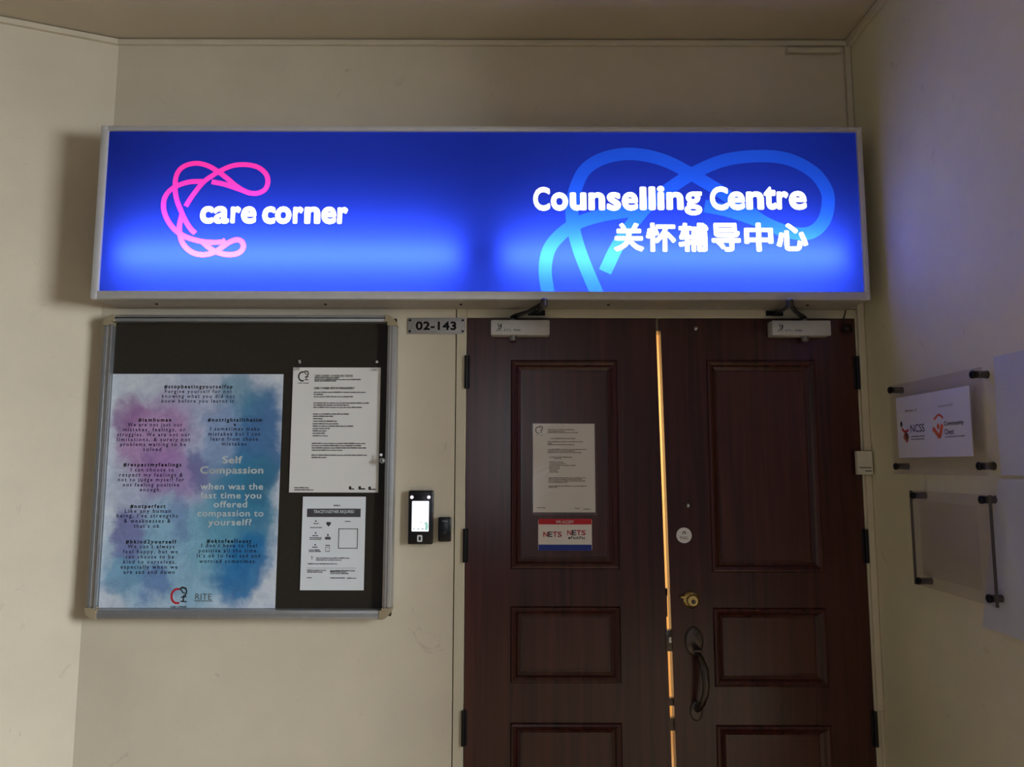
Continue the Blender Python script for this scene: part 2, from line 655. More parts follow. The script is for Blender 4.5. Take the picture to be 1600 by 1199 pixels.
def mould(x0, x1, z0, z1):
    """raised picture-frame moulding with a sunk field: returns the moulding mesh"""
    prof = [(0.0, 0.0), (0.004, -0.007), (0.010, -0.009), (0.018, -0.004), (0.024, 0.004), (0.034, 0.009), (0.040, 0.009)]
    vs, fs = [], []
    for d, h in prof:
        vs += [(x0 + d, DF + h, z0 + d), (x1 - d, DF + h, z0 + d), (x1 - d, DF + h, z1 - d), (x0 + d, DF + h, z1 - d)]
    for i in range(len(prof) - 1):
        for k in range(4):
            fs.append((4 * i + k, 4 * i + (k + 1) % 4, 4 * i + 4 + (k + 1) % 4, 4 * i + 4 + k))
    return MB().add(vs, fs)


def leaf(name, label, xa, xb, panels):
    """xa, xb: functions of z giving the left and right edge of the leaf"""
    t = structure(thing(name, ((xa(1) + xb(1)) / 2, 0.02, 0), label, 'door'))
    del t['category']
    zs = sorted([0.008] + [z for p in panels for z in (p[2], p[3])] + [2.1025])
    stile_l, stile_r = MB(), MB()
    px0 = min(p[0] for p in panels)
    px1 = max(p[1] for p in panels)

    def slab(m, xl0, xl1, xr0, xr1, z0, z1):
        vs = [(xl0, DF, z0), (xr0, DF, z0), (xr1, DF, z1), (xl1, DF, z1), (xl0, DF + DT, z0), (xr0, DF + DT, z0), (xr1, DF + DT, z1), (xl1, DF + DT, z1)]
        m.add(vs, [(0, 1, 2, 3), (7, 6, 5, 4), (0, 4, 5, 1), (3, 2, 6, 7), (0, 3, 7, 4), (1, 5, 6, 2)])
    z0, z1 = 0.008, 2.1025
    slab(stile_l, xa(z0), xa(z1), px0, px0, z0, z1)
    slab(stile_r, px1, px1, xb(z0), xb(z1), z0, z1)
    put('stile', stile_l, 'door', t)
    put('stile', stile_r, 'door', t)
    edges = [0.008] + [z for p in sorted(panels, key=lambda q: q[2]) for z in (p[2], p[3])] + [2.1025]
    for i in range(0, len(edges), 2):
        put('rail', MB().box(px0, px1, DF, DF + DT, edges[i], edges[i + 1]), 'door', t)
    for x0, x1, z0, z1 in panels:
        f = put('door_panel', MB().box(px0, px1, DF + 0.010, DF + 0.030, z0, z1), 'panel', t)
        put('moulding', mould(px0, px1, z0, z1), 'door', f)
    return t


def hinge(t, x, z0, z1, s):
    h = MB().box(min(x, x + s * 0.012), max(x, x + s * 0.012), DF - 0.004, DF + 0.001, z0, z1, 0.001)
    h.tube([(x, DF - 0.006, z0), (x, DF - 0.006, z1)], 0.0065, 10)
    put('hinge', h, 'black_metal', t, smooth=True)


def gl(z):
    return GAP_L[0] + (GAP_R[0] - GAP_L[0]) * (GAP_L[1] - z) / (GAP_L[1] - GAP_R[1])


left_leaf = leaf('door_1', 'maroon wooden door leaf with taped notice and payment sticker', lambda z: -0.1535, lambda z: gl(z),
                 [(-0.004, 0.358, 1.260, 1.9585), (-0.004, 0.358, 0.897, 1.1405), (-0.004, 0.358, 0.20, 0.774)])
right_leaf = leaf('door_2', 'maroon wooden door leaf with pull handle and brass lock', lambda z: gl(z) + 0.0150, lambda z: 1.174,
                  [(0.661, 1.034, 1.250, 1.960), (0.661, 1.034, 0.886, 1.137), (0.661, 1.034, 0.20, 0.768)])
for z0, z1 in ((1.860, 1.973), (1.282, 1.392), (0.703, 0.812), (0.13, 0.24)):
    hinge(left_leaf, -0.1555, z0, z1, 1)
    hinge(right_leaf, 1.1755, z0, z1, -1)

# right leaf hardware: lock, pull handle, viewer, bolt, sticker
c = (0.5915,1.1626)
lk = put('deadbolt', MB().revolve([(0, 0.027), (0.006, 0.028), (0.012, 0.024), (0.016, 0.019), (0.024, 0.018), (0.026, 0.016)], (c[0], DF, c[1]), (0, -1, 0), 28), 'brass', right_leaf, smooth=True)
lk['label'] = 'round brass deadbolt cylinder'
put('keyway', MB().revolve([(0, 0.008), (0.0275, 0.0075), (0.0278, 0.003)], (c[0] + 0.001, DF, c[1] - 0.003), (0, -1, 0), 14), 'bronze', lk, smooth=True)
put('lock_tab', MB().box(c[0] - 0.037, c[0] - 0.015, DF - 0.012, DF - 0.006, c[1] + 0.006, c[1] + 0.013, 0.002), 'brass', lk)
e = (0.5969,1.0301)
g = (0.5997,0.813)
hx = e[0]


def oval_plate(xc, zc, rx, rz, d):
    prof = [(0, 1.0), (0.5, 1.0), (0.85, 0.93), (1.0, 0.80)]
    vs, fs = [], []
    n = 28
    for k, (h, s) in enumerate(prof):
        for i in range(n):
            a = 2 * math.pi * i / n
            vs.append((xc + rx * s * math.cos(a), DF - d * h, zc + rz * s * math.sin(a)))
    for k in range(len(prof) - 1):
        for i in range(n):
            fs.append((k * n + i, k * n + (i + 1) % n, (k + 1) * n + (i + 1) % n, (k + 1) * n + i))
    fs.append(tuple(range((len(prof) - 1) * n, len(prof) * n)))
    return MB().add(vs, fs)


hd = put('pull_handle', MB().tube([(hx + 0.006, DF - 0.012, e[1] - 0.030), (hx + 0.010, DF - 0.040, e[1] - 0.044), (hx + 0.018, DF - 0.058, e[1] - 0.075),
                                   (hx + 0.021, DF - 0.064, e[1] - 0.115), (hx + 0.018, DF - 0.062, e[1] - 0.150), (hx + 0.010, DF - 0.050, e[1] - 0.182),
                                   (hx + 0.003, DF - 0.030, e[1] - 0.203), (hx + 0.002, DF - 0.010, e[1] - 0.212)],
                                  [0.009, 0.010, 0.013, 0.0115, 0.0105, 0.0095, 0.009, 0.009], 14), 'bronze', right_leaf, smooth=True)
hd['label'] = 'dark bronze curved pull handle'
put('escutcheon', oval_plate(hx, e[1], 0.030, 0.046, 0.009), 'bronze', hd, smooth=True)
put('foot_plate', oval_plate(hx + 0.002, e[1] - 0.219, 0.021, 0.031, 0.007), 'bronze', hd, smooth=True)
th = MB().box(hx - 0.008, hx + 0.016, DF - 0.042, DF - 0.008, e[1] - 0.022, e[1] - 0.015, 0.003)
th.box(hx - 0.013, hx + 0.020, DF - 0.052, DF - 0.036, e[1] - 0.024, e[1] - 0.015, 0.004)
put('thumb_latch', th, 'bronze', hd, smooth=True)
c = (0.5889,1.4693)
v = put('door_viewer', MB().revolve([(0, 0.010), (0.003, 0.010), (0.005, 0.007)], (c[0], DF, c[1]), (0, -1, 0), 18), 'bronze', right_leaf, smooth=True)
put('lens', MB().revolve([(0, 0.005), (0.0055, 0.005), (0.0068, 0.002)], (c[0], DF, c[1]), (0, -1, 0), 12), 'chrome', v, smooth=True)
c = (0.6299,2.0682)
put('bolt_head', MB().revolve([(0, 0.009), (0.004, 0.009), (0.008, 0.006), (0.010, 0.002)], (c[0], DF, c[1]), (0, -1, 0), 16), 'chrome', right_leaf, smooth=True)
lz = 1.034
lt = MB().box(gl(lz) - 0.006, gl(lz) + 0.0170, DF - 0.004, DF + 0.020, lz - 0.036, lz + 0.032, 0.003)
put('latch_plate', lt, 'bronze', right_leaf, smooth=True)
put('latch_bolt', MB().box(gl(lz) + 0.002, gl(lz) + 0.014, DF - 0.009, DF + 0.01, lz - 0.010, lz + 0.012, 0.003), 'chrome', right_leaf)
for zz, hh, ww in ((1.150, 0.045, 0.007), (0.835, 0.012, 0.02), (0.765, 0.020, 0.02), (1.185, 0.012, 0.009)):
    put('strike_plate', MB().box(gl(zz) - 0.001, gl(zz) + ww, DF + 0.012, DF + 0.030, zz - hh, zz + hh, 0.001), 'bronze', left_leaf)
c = (0.5727,1.3708)
st = tag(put('pull_sticker', MB().revolve([(0, 0.0255), (0.0012, 0.0255), (0.0015, 0.0250)], (c[0], DF, c[1]), (0, -1, 0), 36), 'paper2'), 'round white PULL sticker above the brass lock on the door', 'sticker')
put('lettering', on_wall(merge2(fit_text('PULL', c[0] - 0.0135, c[1] - 0.012, c[0] + 0.0135, c[1] - 0.003, 0.01)), DF - 0.0018), 'ink_grey', st)
put('hand_mark', on_wall(merge2(band([(c[0] - 0.004, c[1] + 0.003), (c[0] - 0.003, c[1] + 0.010), (c[0] + 0.003, c[1] + 0.012), (c[0] + 0.005, c[1] + 0.004)], 0.003)), DF - 0.0018), 'ink_grey', st)

# ------------------------------------------------------------------ light box sign
SX0, SX1, SZ0, SZ1 = -1.356, 1.152, 2.131, 2.714
FY = -0.163          # the film
sign = thing('light_box_sign', ((SX0 + SX1) / 2, 0, SZ0), 'long back-lit blue sign box with white lettering and pink logo above the doors', 'sign')
fx0, fx1, fz0, fz1 = SX0 + 0.024, SX1 - 0.018, SZ0 + 0.027, SZ1 - 0.018
cs = MB()
cs.box(SX0 + 0.004, SX1 - 0.004, -0.012, -0.001, SZ0 + 0.004, SZ1 - 0.004)
cs.box(SX0 + 0.004, SX1 - 0.004, -0.158, -0.012, SZ0 + 0.002, SZ0 + 0.010)
cs.box(SX0 + 0.004, SX1 - 0.004, -0.158, -0.012, SZ1 - 0.010, SZ1 - 0.002)
cs.box(SX0 + 0.002, SX0 + 0.010, -0.158, -0.012, SZ0 + 0.004, SZ1 - 0.004)
cs.box(SX1 - 0.010, SX1 - 0.002, -0.158, -0.012, SZ0 + 0.004, SZ1 - 0.004)
put('casing', cs, 'sign_shell', sign)
ln = MB()
ln.box(SX0 + 0.011, SX1 - 0.011, -0.016, -0.0125, SZ0 + 0.011, SZ1 - 0.011)
put('reflector', ln, 'sign_inside', sign)
put('frame_rail', MB().box(SX0 + 0.012, SX1 - 0.012, -0.172, -0.150, SZ0, fz0, 0.004), 'sign_frame', sign, smooth=True)
put('frame_rail', MB().box(SX0 + 0.012, SX1 - 0.012, -0.172, -0.150, fz1, SZ1, 0.004), 'sign_frame', sign, smooth=True)
put('frame_rail', MB().box(SX0, fx0, -0.172, -0.150, SZ0 + 0.020, SZ1 - 0.014, 0.004), 'sign_frame', sign, smooth=True)
put('frame_rail', MB().box(fx1, SX1, -0.172, -0.150, SZ0 + 0.020, SZ1 - 0.014, 0.004), 'sign_frame', sign, smooth=True)
for x0, x1, z0, z1 in ((SX0 - 0.001, fx0, SZ0 - 0.001, fz0), (fx1, SX1 + 0.001, SZ0 - 0.001, fz0), (SX0 - 0.001, fx0, fz1, SZ1 + 0.001), (fx1, SX1 + 0.001, fz1, SZ1 + 0.001)):
    put('corner_cap', MB().box(x0, x1, -0.1735, -0.149, z0, z1, 0.006, 3), 'sign_frame', sign, smooth=True)
for xx in (-1.18, -0.62, -0.17, 0.32, 0.98):
    put('screw', MB().revolve([(0, 0.005), (0.002, 0.005), (0.004, 0.003)], (xx, -0.09, SZ0 + 0.002), (0, 0, -1), 10), 'black_metal', sign)
TZ = 2.278
for xa, xb in ((-1.30, -0.155), (-0.045, 1.10)):
    tb = put('fluorescent_tube', MB().tube([(xa + 0.02, -0.101, TZ), (xb - 0.02, -0.101, TZ)], 0.013, 12), 'tube', sign, smooth=True)
    for xx in (xa, xb - 0.02):
        put('tube_holder', MB().box(xx, xx + 0.02, -0.117, -0.016, TZ - 0.018, TZ + 0.018, 0.003), 'white_plastic', tb)

line_1 = merge2(*[fit_text(ch, *bx, {'e': 0.036, 'a': 0.036}.get(ch, 0.044), 1.0, 4) for ch, *bx in [('c',-1.0191,2.3825,-0.9755,2.442),('a',-0.9747,2.3826,-0.9243,2.4421),('r',-0.9192,2.3844,-0.8864,2.4412),('e',-0.8852,2.3828,-0.8352,2.4416),('c',-0.8162,2.3822,-0.7731,2.4414),('o',-0.7741,2.3823,-0.7209,2.4412),('r',-0.7157,2.3834,-0.6824,2.4406),('n',-0.6783,2.3831,-0.627,2.4407),('e',-0.6233,2.3823,-0.5745,2.4408),('r',-0.5707,2.383,-0.5367,2.4395)]])
line_2 = merge2(*[fit_text(ch, *bx, {'e': 0.034, 's': 0.036, 'g': 0.034, 'o': 0.040}.get(ch, 0.042), 1.0, 4) for ch, *bx in [('C',0.0683,2.428,0.1233,2.5092),('o',0.1259,2.4281,0.1822,2.491),('u',0.188,2.4289,0.2423,2.4905),('n',0.2488,2.4302,0.3034,2.4912),('s',0.3088,2.4288,0.3553,2.4919),('e',0.3582,2.4292,0.4113,2.4923),('l',0.4167,2.4314,0.439,2.5104),('l',0.4458,2.4315,0.4685,2.5111),('i',0.474,2.4315,0.4981,2.5136),('n',0.504,2.4322,0.5599,2.4929)]
                + [('g',0.5631,2.4138,0.6205,2.4942),('C',0.6464,2.4309,0.7065,2.5121),('e',0.7052,2.4316,0.7611,2.4951),('n',0.7647,2.4336,0.8231,2.4952),('t',0.8229,2.4327,0.8641,2.5118),('r',0.8653,2.4343,0.9036,2.496),('e',0.9049,2.4326,0.9629,2.497)]])
line_3 = merge2(*[fit_text(ch, *bx, 0.033, 1.0, 4) for ch, *bx in [('关',0.3319,2.2928,0.4268,2.3874),('怀',0.4353,2.2921,0.5316,2.3884),('辅',0.5413,2.2923,0.6372,2.3886),('导',0.6489,2.2933,0.7423,2.388),('中',0.7552,2.2935,0.8483,2.389),('心',0.86,2.2954,0.9604,2.3875)]])
LW = 0.0160
logo_parts = merge2(
    band([(-1.0673,2.4414),(-1.0465,2.478),(-1.0155,2.5211),(-0.9837,2.5466),(-0.9561,2.5639),(-0.9189,2.5797),(-0.8764,2.5832),(-0.8382,2.5749),(-0.8113,2.5538),(-0.8018,2.5263),(-0.8093,2.5004),(-0.83,2.4871),(-0.8535,2.4856),(-0.8774,2.4929),(-0.9065,2.511),(-0.9359,2.5359),(-0.9653,2.558),(-0.9993,2.5781),(-1.0329,2.5874),(-1.0659,2.5834),(-1.0912,2.5681),(-1.104,2.5415),(-1.1053,2.5023),(-1.0976,2.4632),(-1.0814,2.4243),(-1.0657,2.3928),(-1.048,2.3663),(-1.0317,2.3508)], LW, 6),
    band([(-0.9864,2.5245),(-0.9492,2.5173),(-0.9109,2.5051),(-0.8774,2.4929)], LW, 6),
    band([(-1.0158,2.526),(-1.0582,2.5239),(-1.0954,2.5121),(-1.1228,2.4939),(-1.1379,2.468),(-1.1393,2.4339),(-1.1272,2.4),(-1.1069,2.371),(-1.0848,2.3517),(-1.0582,2.3368),(-1.0202,2.3253),(-0.9825,2.3201),(-0.9451,2.3216),(-0.9332,2.3279)], LW, 6),
    band([(-1.0778,2.4171),(-1.0839,2.3807),(-1.0824,2.3517),(-1.0713,2.318),(-1.0466,2.2916),(-1.018,2.2802),(-0.99,2.2802),(-0.9624,2.2898),(-0.9398,2.3062),(-0.9171,2.3221),(-0.894,2.3289),(-0.8782,2.3217),(-0.8733,2.3049),(-0.8829,2.2885),(-0.9059,2.2799),(-0.9339,2.2808),(-0.9624,2.2894),(-0.9864,2.3037),(-1.005,2.32)], LW, 6))
RW = 0.0425
ribbon_parts = merge2(
    band([(0.3002,2.2244),(0.3412,2.3093),(0.3934,2.3882),(0.4532,2.4563),(0.5277,2.5134),(0.6024,2.5609),(0.6993,2.6017),(0.8104,2.6157),(0.9059,2.6059),(0.9853,2.5639),(1.0268,2.5067),(1.0332,2.4536),(1.0144,2.3931),(0.969,2.3554),(0.9034,2.3575),(0.8243,2.389),(0.753,2.4417),(0.6814,2.4947),(0.5875,2.5532),(0.5148,2.5937),(0.4415,2.6166),(0.3677,2.6218),(0.2937,2.6048),(0.2381,2.5663),(0.2081,2.5052),(0.1952,2.4369),(0.1998,2.369),(0.2174,2.2979),(0.2458,2.2198),(0.2754,2.1497)], RW, 8),
    band([(0.6287,2.4453),(0.7014,2.4303),(0.7738,2.4062),(0.8315,2.3837)], RW, 6),
    band([(0.4471,2.4464),(0.4161,2.432),(0.3575,2.4243),(0.2915,2.4129),(0.2182,2.3894),(0.1595,2.3502),(0.1192,2.2977),(0.1066,2.227),(0.1165,2.1494)], RW, 8))
# overlay of the printed layers: every piece of film belongs to the topmost print there
cv, ce, trees = [], set(), []
for k, (vs, fs) in enumerate((rect2(fx0 - 0.002, fz0 - 0.002, fx1 + 0.002, fz1 + 0.002), ribbon_parts, logo_parts, line_1, line_2, line_3)):
    b = len(cv)
    cv += [Vector((p[0], p[1])) for p in vs]
    for q in fs:
        for i in range(len(q)):
            ce.add((b + min(q[i], q[i - 1]), b + max(q[i], q[i - 1])))
    trees.append(BVHTree.FromPolygons([(p[0], p[1], 0) for p in vs], [tuple(q) for q in fs]))
ov, oe, of, _a, _b, _c = delaunay_2d_cdt(cv, sorted(ce), [], 0, 1e-6, False)
films = [MB() for _ in range(6)]
maps = [{} for _ in range(6)]
for tri in of:
    cx = sum(ov[i].x for i in tri) / 3
    cz = sum(ov[i].y for i in tri) / 3
    k = next((j for j in (5, 4, 3, 2, 1, 0) if trees[j].ray_cast((cx, cz, 1), (0, 0, -1))[0] is not None), None)
    if k is None or not trees[0].ray_cast((cx, cz, 1), (0, 0, -1))[0]:
        continue
    mb, mp = films[k], maps[k]
    idx = []
    for i in tri:
        if i not in mp:
            mp[i] = len(mb.v)
            mb.v.append((ov[i].x, FY, ov[i].y))
        idx.append(mp[i])
    mb.f.append(tuple(idx))
for mb, nm, mt, lb in zip(films, ('face_film', 'ribbon_graphic', 'logo', 'lettering', 'lettering', 'lettering'), ('film_blue', 'film_cyan', 'film_pink', 'film_white', 'film_white', 'film_white'),
                          ('glowing blue sign face', 'pale blue looping ribbon graphic', 'pink looping line logo', 'glowing white lettering over the pink logo', 'glowing white lettering over the blue ribbon', 'glowing white Chinese characters')):
    put(nm, mb, mt, sign)['label'] = lb

# ------------------------------------------------------------------ notice board
BX0, BX1, BZ0, BZ1 = -1.3755, -0.389, 1.1055, 2.1045
board = thing('notice_board', ((BX0 + BX1) / 2, 0, BZ0), 'glazed notice board with aluminium frame and dark felt back', 'notice board')
put('back_panel', MB().box(BX0 + 0.006, BX1 - 0.006, -0.018, -0.001, BZ0 + 0.006, BZ1 - 0.006), 'felt', board)
FWD = 0.030


def rail(x0, x1, z0, z1, horiz):
    m = MB().box(x0, x1, -0.050, -0.002, z0, z1, 0.005, 2)
    if horiz:
        m.box(x0, x1, -0.053, -0.049, z0 + 0.010, z0 + 0.014)
        m.box(x0, x1, -0.053, -0.049, z1 - 0.013, z1 - 0.010)
    else:
        m.box(x0 + 0.009, x0 + 0.012, -0.053, -0.049, z0, z1)
        m.box(x1 - 0.013, x1 - 0.010, -0.053, -0.049, z0, z1)
    return m


put('frame_rail', rail(BX0 + 0.036, BX1 - 0.036, BZ0, BZ0 + FWD, True), 'alu', board, smooth=True)
put('frame_rail', rail(BX0 + 0.036, BX1 - 0.036, BZ1 - 0.024, BZ1, True), 'alu', board, smooth=True)
put('frame_rail', rail(BX0, BX0 + 0.026, BZ0 + 0.036, BZ1 - 0.036, False), 'alu', board, smooth=True)
put('frame_rail', rail(BX1 - 0.030, BX1, BZ0 + 0.036, BZ1 - 0.036, False), 'alu', board, smooth=True)
for cx, cz, sx, sz in ((BX0, BZ0, 1, 1), (BX1, BZ0, -1, 1), (BX0, BZ1, 1, -1), (BX1, BZ1, -1, -1)):
    R = 0.037
    wv = 0.026 if cx == BX0 else 0.030
    wh = 0.030 if cz == BZ0 else 0.024
    outer = [(R - R * math.cos(a), R - R * math.sin(a)) for a in [math.pi / 2 * k / 8 for k in range(9)]]
    inner = [(R, wh), (wv, wh), (wv, R)]
    pts = [(cx + sx * p[0], cz + sz * p[1]) for p in outer + inner]
    put('corner_cap', MB().prism(pts, 0.0015, 0.0545, (0, 0, 0), (1, 0, 0), (0, 0, 1), (0, -1, 0)), 'cap', board)
put('glass_pane', MB().box(BX0 + 0.024, BX1 - 0.028, -0.0445, -0.0405, BZ0 + 0.027, BZ1 - 0.021), 'glass', board)
hs = MB().box(BX0 + 0.026, BX0 + 0.033, -0.052, -0.046, BZ0 + 0.034, BZ1 - 0.032, 0.001)
hs.tube([(BX0 + 0.0295, -0.053, BZ0 + 0.034), (BX0 + 0.0295, -0.053, BZ1 - 0.032)], 0.0028, 8)
put('hinge_strip', hs, 'alu_dark', board)
c = (-0.4278,1.6161)
lk = put('lock', MB().revolve([(0, 0.0095), (0.006, 0.0095), (0.008, 0.008), (0.0085, 0.006)], (c[0], -0.0445, c[1]), (0, -1, 0), 20), 'chrome', board, smooth=True)
put('keyhole', MB().box(c[0] - 0.0012, c[0] + 0.0012, -0.0536, -0.050, c[1] - 0.004, c[1] + 0.004), 'black_metal', lk)
put('lock_cam', MB().box(c[0] + 0.009, c[0] + 0.020, -0.0475, -0.0445, c[1] - 0.004, c[1] + 0.003, 0.001), 'alu_dark', lk)
c = (-0.4325,1.635)
put('white_tab', MB().box(c[0] - 0.004, c[0] + 0.004, -0.0455, -0.0446, c[1] - 0.004, c[1] + 0.004), 'fp_ring', board)

# ------------------------------------------------------------------ papers in the board
PYB = -0.0225        # face of the papers


def sheet_mesh(x0, x1, z0, z1, y_face, thick=0.0008, bow=0.0):
    """a sheet of paper with thickness and a slight bow"""
    nx, nz = 8, 8
    vs, fs = [], []
    for side in (0, 1):
        for j in range(nz + 1):
            for i in range(nx + 1):
                a, b = i / nx, j / nz
                vs.append((x0 + (x1 - x0) * a, y_face + side * thick + bow * (1 - 4 * (a - 0.5) ** 2) * 0.5, z0 + (z1 - z0) * b))
    s = (nx + 1) * (nz + 1)
    for j in range(nz):
        for i in range(nx):
            q = j * (nx + 1) + i
            fs.append((q, q + 1, q + nx + 2, q + nx + 1))
            fs.append((s + q + nx + 1, s + q + nx + 2, s + q + 1, s + q))
    ring = [i for i in range(nx + 1)] + [j * (nx + 1) + nx for j in range(1, nz + 1)] + [nz * (nx + 1) + i for i in range(nx - 1, -1, -1)] + [j * (nx + 1) for j in range(nz - 1, 0, -1)]
    for k in range(len(ring)):
        a, b = ring[k], ring[(k + 1) % len(ring)]
        fs.append((a, s + a, s + b, b))
    return MB().add(vs, fs)


# the watercolour poster
PX0, PX1, PZ0, PZ1 = -1.3480, -0.7715, 1.1365, 1.9060


def watercolour():
    m, nt, b = new_mat('watercolour_print')
    N, L = nt.nodes.new, nt.links.new
    tc = N('ShaderNodeTexCoord')
    nz = N('ShaderNodeTexNoise')
    nz.inputs['Scale'].default_value = 7.0
    nz.inputs['Detail'].default_value = 6
    nz.inputs['Roughness'].default_value = 0.62
    L(tc.outputs['Object'], nz.inputs['Vector'])
    sub = N('ShaderNodeVectorMath')
    sub.operation = 'SUBTRACT'
    L(nz.outputs['Color'], sub.inputs[0])
    sub.inputs[1].default_value = (0.5, 0.5, 0.5)
    scl = N('ShaderNodeVectorMath')
    scl.operation = 'SCALE'
    L(sub.outputs[0], scl.inputs[0])
    scl.inputs['Scale'].default_value = 0.20
    add = N('ShaderNodeVectorMath')
    add.operation = 'ADD'
    L(tc.outputs['Object'], add.inputs[0])
    L(scl.outputs[0], add.inputs[1])
    flat = N('ShaderNodeVectorMath')
    flat.operation = 'MULTIPLY'
    L(add.outputs[0], flat.inputs[0])
    flat.inputs[1].default_value = (1, 0, 1)
    cur = None
    W, H = PX1 - PX0, PZ1 - PZ0
    # blobs of pigment: (u, v from top, radius u, radius v, colour, strength)
    blobs = [(0.45, 0.42, 0.46, 0.46, (186, 190, 222), 0.85), (0.45, 0.80, 0.50, 0.26, (146, 196, 222), 0.85),
             (0.27, 0.28, 0.24, 0.22, (200, 146, 198), 0.8), (0.13, 0.18, 0.13, 0.10, (160, 100, 160), 0.6),
             (0.35, 0.44, 0.20, 0.12, (178, 130, 196), 0.65), (0.86, 0.32, 0.17, 0.32, (36, 112, 172), 0.9),
             (0.74, 0.10, 0.15, 0.12, (90, 150, 180), 0.7), (0.66, 0.30, 0.13, 0.20, (120, 160, 206), 0.6),
             (0.78, 0.60, 0.24, 0.26, (52, 140, 178), 0.9), (0.80, 0.84, 0.19, 0.17, (28, 124, 186), 0.9),
             (0.60, 0.70, 0.16, 0.18, (130, 190, 212), 0.6), (0.15, 0.70, 0.11, 0.12, (122, 112, 182), 0.7),
             (0.12, 0.86, 0.12, 0.10, (96, 160, 200), 0.6), (0.30, 0.90, 0.12, 0.09, (92, 120, 190), 0.65),
             (0.54, 0.42, 0.08, 0.08, (92, 92, 164), 0.6), (0.44, 0.60, 0.06, 0.10, (110, 130, 190), 0.45),
             (0.90, 0.47, 0.10, 0.10, (60, 120, 150), 0.5)]
    for u, v, ru, rv, rgb, s in blobs:
        mp = N('ShaderNodeMapping')
        mp.vector_type = 'TEXTURE'
        mp.inputs['Location'].default_value = ((u - 0.5) * W, 0, (1 - v) * H)
        mp.inputs['Scale'].default_value = (ru * W, 1, rv * H)
        L(flat.outputs[0], mp.inputs['Vector'])
        ln_ = N('ShaderNodeVectorMath')
        ln_.operation = 'LENGTH'
        L(mp.outputs[0], ln_.inputs[0])
        mr = N('ShaderNodeMapRange')
        mr.interpolation_type = 'SMOOTHSTEP'
        mr.inputs['From Min'].default_value = 0.55
        mr.inputs['From Max'].default_value = 1.15
        mr.inputs['To Min'].default_value = s
        mr.inputs['To Max'].default_value = 0.0
        L(ln_.outputs['Value'], mr.inputs['Value'])
        mx = N('ShaderNodeMix')
        mx.data_type = 'RGBA'
        L(mr.outputs['Result'], mx.inputs['Factor'])
        if cur is None:
            mx.inputs['A'].default_value = lin((232, 234, 242))
        else:
            L(cur, mx.inputs['A'])
        mx.inputs['B'].default_value = lin(rgb)
        cur = mx.outputs['Result']
    gr = N('ShaderNodeTexNoise')
    gr.inputs['Scale'].default_value = 16
    gr.inputs['Detail'].default_value = 7
    gr.inputs['Roughness'].default_value = 0.7
    L(add.outputs[0], gr.inputs['Vector'])
    rp = N('ShaderNodeValToRGB')
    rp.color_ramp.elements[0].position = 0.35
    rp.color_ramp.elements[0].color = (0.50, 0.54, 0.66, 1)
    rp.color_ramp.elements[1].position = 0.62
    rp.color_ramp.elements[1].color = (1, 1, 1, 1)
    L(gr.outputs['Fac'], rp.inputs['Fac'])
    mu = N('ShaderNodeMix')
    mu.data_type = 'RGBA'
    mu.blend_type = 'MULTIPLY'
    mu.inputs['Factor'].default_value = 0.55
    L(cur, mu.inputs['A'])
    L(rp.outputs['Color'], mu.inputs['B'])
    L(mu.outputs['Result'], b.inputs['Base Color'])
    b.inputs['Roughness'].default_value = 0.45
    return m


